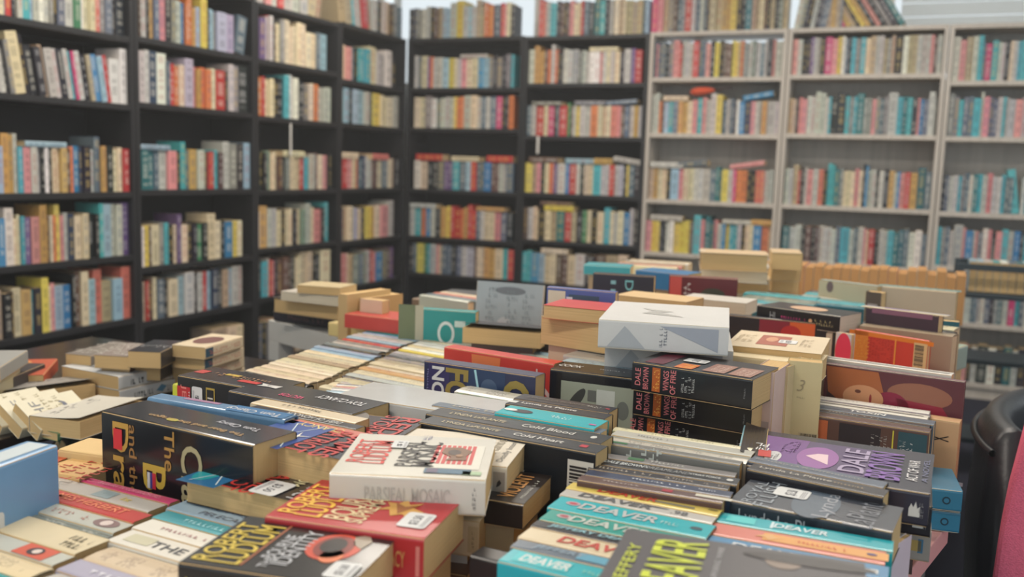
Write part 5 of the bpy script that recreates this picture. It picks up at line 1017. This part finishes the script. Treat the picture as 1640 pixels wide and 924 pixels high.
# ------------------------------------------------------------------ left rear: white table load, dark table stacks
hero('black-spined thick book at the bottom of the pile on the small white table', (40, 36, 46), .760, 'F', 'L', .038, nl=(438, 493), nr=(541, 506), D=.15, art=A(Sc('spine', .5, .5, .14, .016, (110, 80, 80), 12, 1)), hard=True)
hero('thick book with tan page edge second in the pile on the small white table', (60, 54, 50), .806, 'F', 'R', .043, nl=(436, 476), nr=(541, 489), D=.15, hard=True)
hero('white-covered book third in the pile on the small white table', (196, 190, 180), .832, 'F', 'R', .025, nl=(449, 466), nr=(542, 476), D=.14, pages='pages_w')
hero('cream book on top of the pile on the small white table', (206, 188, 148), .856, 'F', 'R', .022, nl=(475, 456), nr=(545, 461), D=.10)
hero('tall tan book standing on edge beside the white table pile', (190, 160, 112), .870, 'T', 'L', nl=(541, 470), nr=(556, 472), D=.16, H=.148, rough=.6)
hero('second tan book on edge leaning beside the first on the white table', (176, 142, 92), .858, 'T', 'L', nl=(562, 475), nr=(582, 478), D=.14, H=.136, rough=.6)
hero('pinkish-cream book standing cover out on the white table', (206, 176, 150), .862, 'TC', 'L', nl=(576, 478), nr=(612, 482), D=.03, H=.14, rough=.6)
hero('red-covered soft book lying on the white table pile', (186, 66, 60), .83, 'F', 'L', .035, nl=(552, 502), nr=(612, 509), D=.10, L=.16, under=0)
hero('cream and yellow paperback lying at the right corner of the white table', (210, 190, 130), .792, 'F', 'L', .034, nl=(526, 516), nr=(570, 523), D=.10, L=.12, under=0, art=A(Pt('front', .5, .4, .06, .05, (206, 160, 84), 1)))
row("the white table's back jumble", (2.02, -3.30), (1.99, -3.42), .83, -15, .18, 'C24 X20 S20 L18', world=True, H=.13)
hero('low grey and brown book heaped far behind the turquoise picture book', (120, 100, 84), .80, 'F', 'L', .04, nl=(660, 478), nr=(720, 484), D=.12, under=3)
hero('dark grey book heaped beside the grey and brown one', (80, 84, 88), .82, 'F', 'L', .03, nl=(700, 470), nr=(755, 474), D=.12, under=3)
DT = dict(rough=.5, coat=.1)
def mot(c1, c2, seed=1): return A(Sc('front', .5, .62, .09, .10, c1, 8, 5, seed=seed), Sc('front', .5, .22, .09, .04, c2, 8, 2, seed=seed+1), Sc('spine', .32, .5, .06, .018, c1, 6, 1, seed=seed+2), Pt('spine', .60, .5, .03, .018, (84, 130, 160), 1, shape='poly', pts=[(-1, -.4), (.2, -1), (1, .3), (0, 1)]), Sc('spine', .82, .5, .05, .020, c1, 5, 1, seed=seed+3))
T0_ = T0; T0 = .65
hero('upper of two white mottled paperbacks with page ends to the camera on the dark table', (196, 198, 198), .712, 'F', 'L', .030, nl=(196, 602), nr=(300, 580), fl=(98, 586), art=mot((40, 42, 48), (70, 70, 76)), **DT)
hero('lower of two white mottled paperbacks with page ends to the camera on the dark table', (196, 198, 198), .6815, 'F', 'L', .030, nl=(199, 624), nr=(300, 601), fl=(101, 608), art=mot((40, 42, 48), (70, 70, 76), 4), **DT)
for i, (zz, y_) in enumerate(((.765, 0), (.727, 20), (.689, 40))):
    hero(['topmost of three black paperbacks behind the white mottled pair', 'middle of three black paperbacks behind the white mottled pair', 'lowest of three black paperbacks behind the white mottled pair'][i], (38, 38, 44), zz, 'F', 'L', .037, nl=(232, 576+y_), nr=(275, 556+y_), fl=(204, 562+y_), L=.14, coat=.5, rough=.3, art=A(Sc('front', .5, .6, .08, .03, (150, 150, 150), 8, 2), Pt('spine', .8, .5, .03, .03, (96, 110, 140), 1)))
for i, (zz, y_) in enumerate(((.77, 0), (.742, 17), (.714, 33), (.686, 50))):
    hero(['topmost of four cream-spined paperbacks near the black bookcase', 'second of four cream-spined paperbacks near the black bookcase', 'third of four cream-spined paperbacks near the black bookcase', 'lowest of four cream-spined paperbacks near the black bookcase'][i], (204, 188, 160), zz, 'F', 'L', .027, nl=(318, 560+y_), nr=(364, 546+y_), fl=(275, 552+y_), L=.16, art=A(Sc('spine', .5, .5, .13, .012, (190, 110, 96), 18, 2), Pt('spine', .1, .5, .03, .02, (50, 80, 96), 1), Pt('front', .5, .5, .06, .09, (120, 84, 80), 1, shape='oval')), under=(1 if i == 3 else 0), **DT)
hero('grey lettered paperback lying behind the white mottled pair', (120, 112, 104), .735, 'F', 'L', .035, nl=(138, 572), nr=(215, 552), fl=(104, 566), art=A(Sc('front', .5, .5, .09, .14, (196, 190, 180), 8, 6)), under=2, **DT)
hero('second grey lettered paperback with a folded corner behind the pair', (132, 120, 112), .75, 'F', 'L', .03, nl=(190, 578), nr=(240, 560), fl=(150, 568), L=.15, art=A(Sc('front', .5, .5, .09, .14, (200, 194, 186), 8, 6, seed=5)), under=2, **DT)
hero('thick dark paperback with tan page side at the far left of the dark table', (62, 56, 56), .715, 'F', 'L', .042, nl=(0, 612), nr=(58, 588), D=.14, L=.19, art=A(Pt('front', .5, .7, .1, .04, (60, 130, 150), 1), Pt('front', .5, .5, .08, .02, (200, 200, 196), 1)), **DT)
hero('red and orange covered paperback lying at the back of the dark table', (178, 84, 56), .705, 'F', 'L', .03, nl=(70, 600), nr=(100, 566), D=.12, L=.178, art=A(Pt('front', .6, .3, .05, .08, (206, 140, 80), 1, shape='oval')), under=1, **DT)
hero('small pale-edged book at the left edge above the thick dark-covered one', (150, 150, 146), .76, 'F', 'L', .03, nl=(0, 588), nr=(18, 577), D=.12, L=.178, under=2, **DT)
hero('wide tan-paged paperback with a wavy cover left of the white mottled pair', (150, 146, 140), .69, 'F', 'R', .036, nl=(12, 634), nr=(100, 622), D=.11, L=.18, curl=.012, art=A(Sc('front', .5, .5, .08, .12, (80, 80, 84), 8, 6)), **DT)
for i, dx in enumerate((0, -30, -62)):
    BL = onz(66+dx, 690-3*i, .668); u = Vector((cos(R(85)), sin(R(85)), 0))
    y_ = Vector((-u.y, u.x, 0))*cos(R(30))+KZ*sin(R(30)); nrm = u.cross(y_); Lb, Wb = .125, .088
    o_ = BL-nrm*.026
    make_book(cols(u, y_, nrm, o_) if u.cross(y_).dot(nrm) > 0 else cols(-u, y_, nrm, o_+u*Lb), Lb, Wb, .026, (206, 200, 176), ['nearest of three leaning cream paperbacks with handwriting-like lettering, dark table', 'middle of three leaning cream paperbacks on the dark table', 'leftmost of three leaning cream paperbacks on the dark table'][i],
              A(Tt('front', 'KHF', .5, .75, .07, .020, (120, 122, 124), bold=-.02), Sc('front', .5, .5, .08, .04, (160, 150, 120), 6, 3), Pt('front', .45, .25, .07, .014, (84, 88, 104), 1, rot=20, shape='poly', pts=[(-1, -.4), (-.2, -1), (0, .2), (.6, -.6), (1, .6), (.2, 1), (-.6, .4)])), 'three leaning cream paperbacks', rough=.5, coat=.1)
hero('curled paperback with long tan page side drooping over the rim of the black chair', (196, 192, 180), .694, 'F', 'R', .034, nl=(128, 676), nr=(232, 642), D=.12, curl=.008, art=A(Sc('front', .5, .5, .085, .13, (130, 128, 126), 7, 6)), **DT)
hero('small green pamphlet box under the curled paperback', (84, 124, 92), .668, 'F', 'L', .016, nl=(92, 694), nr=(140, 682), D=.06, L=.10)
T0 = T0_
hero('large light blue book with purple corner and price sticker at the photo\'s left edge', (112, 152, 190), .862, 'S', 'R', nl=(-60, 768), nr=(92, 713), D=.045, rough=.3, coat=.5,
     art=A(Pt('spine', .55, .5, .15, .03, (190, 200, 204), 1, shape='poly', pts=[(-.9, -.9), (.6, -.8), (.3, -.2), (.8, .3), (.2, .9), (-.9, .9)]), St('front', .45, .26, .055, .032, '$3'), Pt('front', .75, .48, .06, .05, (84, 70, 150), 1, shape='oval')))
hero('orange-red paperback lying behind the light blue book', (186, 84, 52), .80, 'F', 'L', .03, fl=(94, 720), fr=(130, 725), nl=(84, 738), under=1, art=A(Tt('front', 'THE', .5, .6, .04, .014, (120, 30, 30))))
hero('tan paperback with red block lettering before the very thick black book', (206, 166, 110), .80, 'F', 'L', .03, fl=(118, 733), fr=(182, 745), nl=(102, 760), under=1, art=A(Sc('front', .5, .5, .08, .09, (170, 64, 48), 6, 5)))
hero('thick cream paperback end standing against the very thick black book', (206, 176, 124), .81, 'S', 'L', fl=(146, 700), fr=(176, 704), nl=(136, 712), L=.07, D=.06, rough=.6, coat=0)

# ------------------------------------------------------------------ chairs, cart, pink seat
def tub_chair(label, cx, cy, r, a0, a1, ztop, zbot, mat, th=.05, rim=True, seat=None, droop=0):
    t = empty('tub_chair', label, 'chair', (cx, cy, 0)); n = 40; v = []; f = []
    pr = [(r-th, zbot), (r-th*.9, ztop-.03), (r-th*.75, ztop-.006), (r-th*.5, ztop), (r-th*.2, ztop-.008), (r, ztop-.035), (r+.01, ztop-.2), (r-.02, zbot)]
    for i in range(n+1):
        s_ = i/n; a = R(a0+(a1-a0)*s_); dz = -droop*(abs(s_-.5)*2)**2
        for rr, z in pr: v.append((rr*cos(a), rr*sin(a), z+(dz if z > zbot+.05 else 0)))
    k = len(pr)
    for i in range(n):
        for j in range(k): f.append((i*k+j, i*k+(j+1) % k, (i+1)*k+(j+1) % k, (i+1)*k+j))
    f += [tuple(range(k))[::-1], tuple(n*k+j for j in range(k))]
    mobj('shell', v, f, mat, t, smooth=True)
    v = []; f = []
    for i in range(n+1):
        s_ = i/n; a = R(a0+(a1-a0)*s_); dz = -droop*(abs(s_-.5)*2)**2
        for q in range(8):
            b_ = 2*pi*q/8; rr = r+.006+.007*cos(b_); v.append((rr*cos(a), rr*sin(a), ztop-.045+dz+.007*sin(b_)))
    for i in range(n):
        for q in range(8): f.append((i*8+q, i*8+(q+1) % 8, (i+1)*8+(q+1) % 8, (i+1)*8+q))
    mobj('piping', v, f, mat, t, smooth=True)
    v = []; f = []; rs = [0, .6, .93, 1.0, 1.0, .9]; zs = [.445, .44, .42, .39, .33, .30]; R0 = r-th-.004
    for rr, z in zip(rs, zs):
        for q in range(24): b_ = 2*pi*q/24; v.append((R0*rr*cos(b_), R0*rr*sin(b_), z-.02))
    for i in range(len(rs)-1):
        for q in range(24): f.append((i*24+q, i*24+(q+1) % 24, (i+1)*24+(q+1) % 24, (i+1)*24+q))
    f.append(tuple((len(rs)-1)*24+q for q in range(24))[::-1])
    mobj('seat_cushion', v, f, seat or mat, t, smooth=True)
    for q in range(4):
        b_ = R(45+90*q); b = MB(); x, y = R0*.7*cos(b_), R0*.7*sin(b_); b.box((x-.02, y-.02, 0), (x+.02, y+.02, .29)); b.build('leg', M['metal'], t, .003)
    return t
tub_chair('black glossy tub chair tucked under the left side of the big table', 2.052, -4.285, .335, 95, 265, .657, .25, M['gloss_black'], th=.06)
ch = tub_chair('large black faux-leather tub chair with a pink fabric seat at the right edge', 4.0, -3.65, .60, 55, 196, .735, .06, M['leather'], th=.07, droop=.0)
for o in list(ch.children):
    if o.name.startswith('seat_cushion'): bpy.data.objects.remove(o)
tub_chair('second black tub chair farther back at right', 4.05, -2.25, .42, -20, 320, .74, .2, M['leather'], th=.07)
Yc = -4.16
pp = [ony(u_, v_, Yc) for u_, v_ in ((1652, 662), (1640, 695), (1628, 740), (1612, 800), (1600, 860), (1588, 940), (1580, 1030))]
base = Vector(ch.location); prof_ = [(p.x-base.x, p.z) for p in pp]; n = len(prof_)
# rounded cushion front: the edge profile swept back into the chair, swelling a little
v = []; f = []; ny = 8
for j in range(ny+1):
    t_ = j/ny; yy = Yc-base.y+.42*t_; sh = -.02*sin(pi*t_)
    for x, z in prof_: v.append((x+sh+.10*t_, yy, z))
    for x, z in reversed(prof_): v.append((x+.42, yy, z))
m2 = 2*n
for j in range(ny):
    for i in range(m2): f.append((j*m2+i, j*m2+(i+1) % m2, (j+1)*m2+(i+1) % m2, (j+1)*m2+i))
f += [tuple(range(m2))[::-1], tuple(ny*m2+i for i in range(m2))]
o = mobj('seat_cushion', v, f, M['pinkfab'], ch)
o['label'] = 'pink woven fabric cushion'
bv = o.modifiers.new('bevel', 'BEVEL'); bv.width = .012; bv.segments = 3; bv.limit_method = 'ANGLE'; bv.angle_limit = .8
b = MB(); b.box((-.52, -.42, .12), (.45, .42, .29)); b.build('seat_base', M['leather'], ch, .03)
# dark metal trolley with books
t = empty('book_trolley', 'dark metal book trolley standing between table and grey bookcase', 'trolley', (3.62, -1.35, 0))
for sx in (-.20, .20):
    for sy in (-.14, .14):
        b = MB(); b.box((sx-.014, sy-.014, 0), (sx+.014, sy+.014, .86)); b.build('post', M['metal'], t, .002)
for zz in (.12, .45, .72):
    b = MB(); b.box((-.185, -.13, zz), (.185, .13, zz+.02)); b.build('shelf', M['metal'], t, .002)
for i in range(2):
    b = MB(); b.box((-.2, (-.155, .145)[i], .835), (.2, (-.145, .155)[i], .86)); b.build('rail', M['metal'], t, .001)
for i in range(11):
    T_ = .029
    make_book(cols(Vector((0, 1, 0)), -KZ, Vector((-1, 0, 0)), Vector((3.62-.165+T_*(i+1), -1.35-.09, .74+.125))), .18, .122, T_-.001, jit(CC['IILAWSEILAI'[i]][1]), f"{CC['IILAWSEILAI'[i]][0]} paperback on the dark trolley, {ORD[i]} from the left", None, 'paperbacks on the dark trolley')
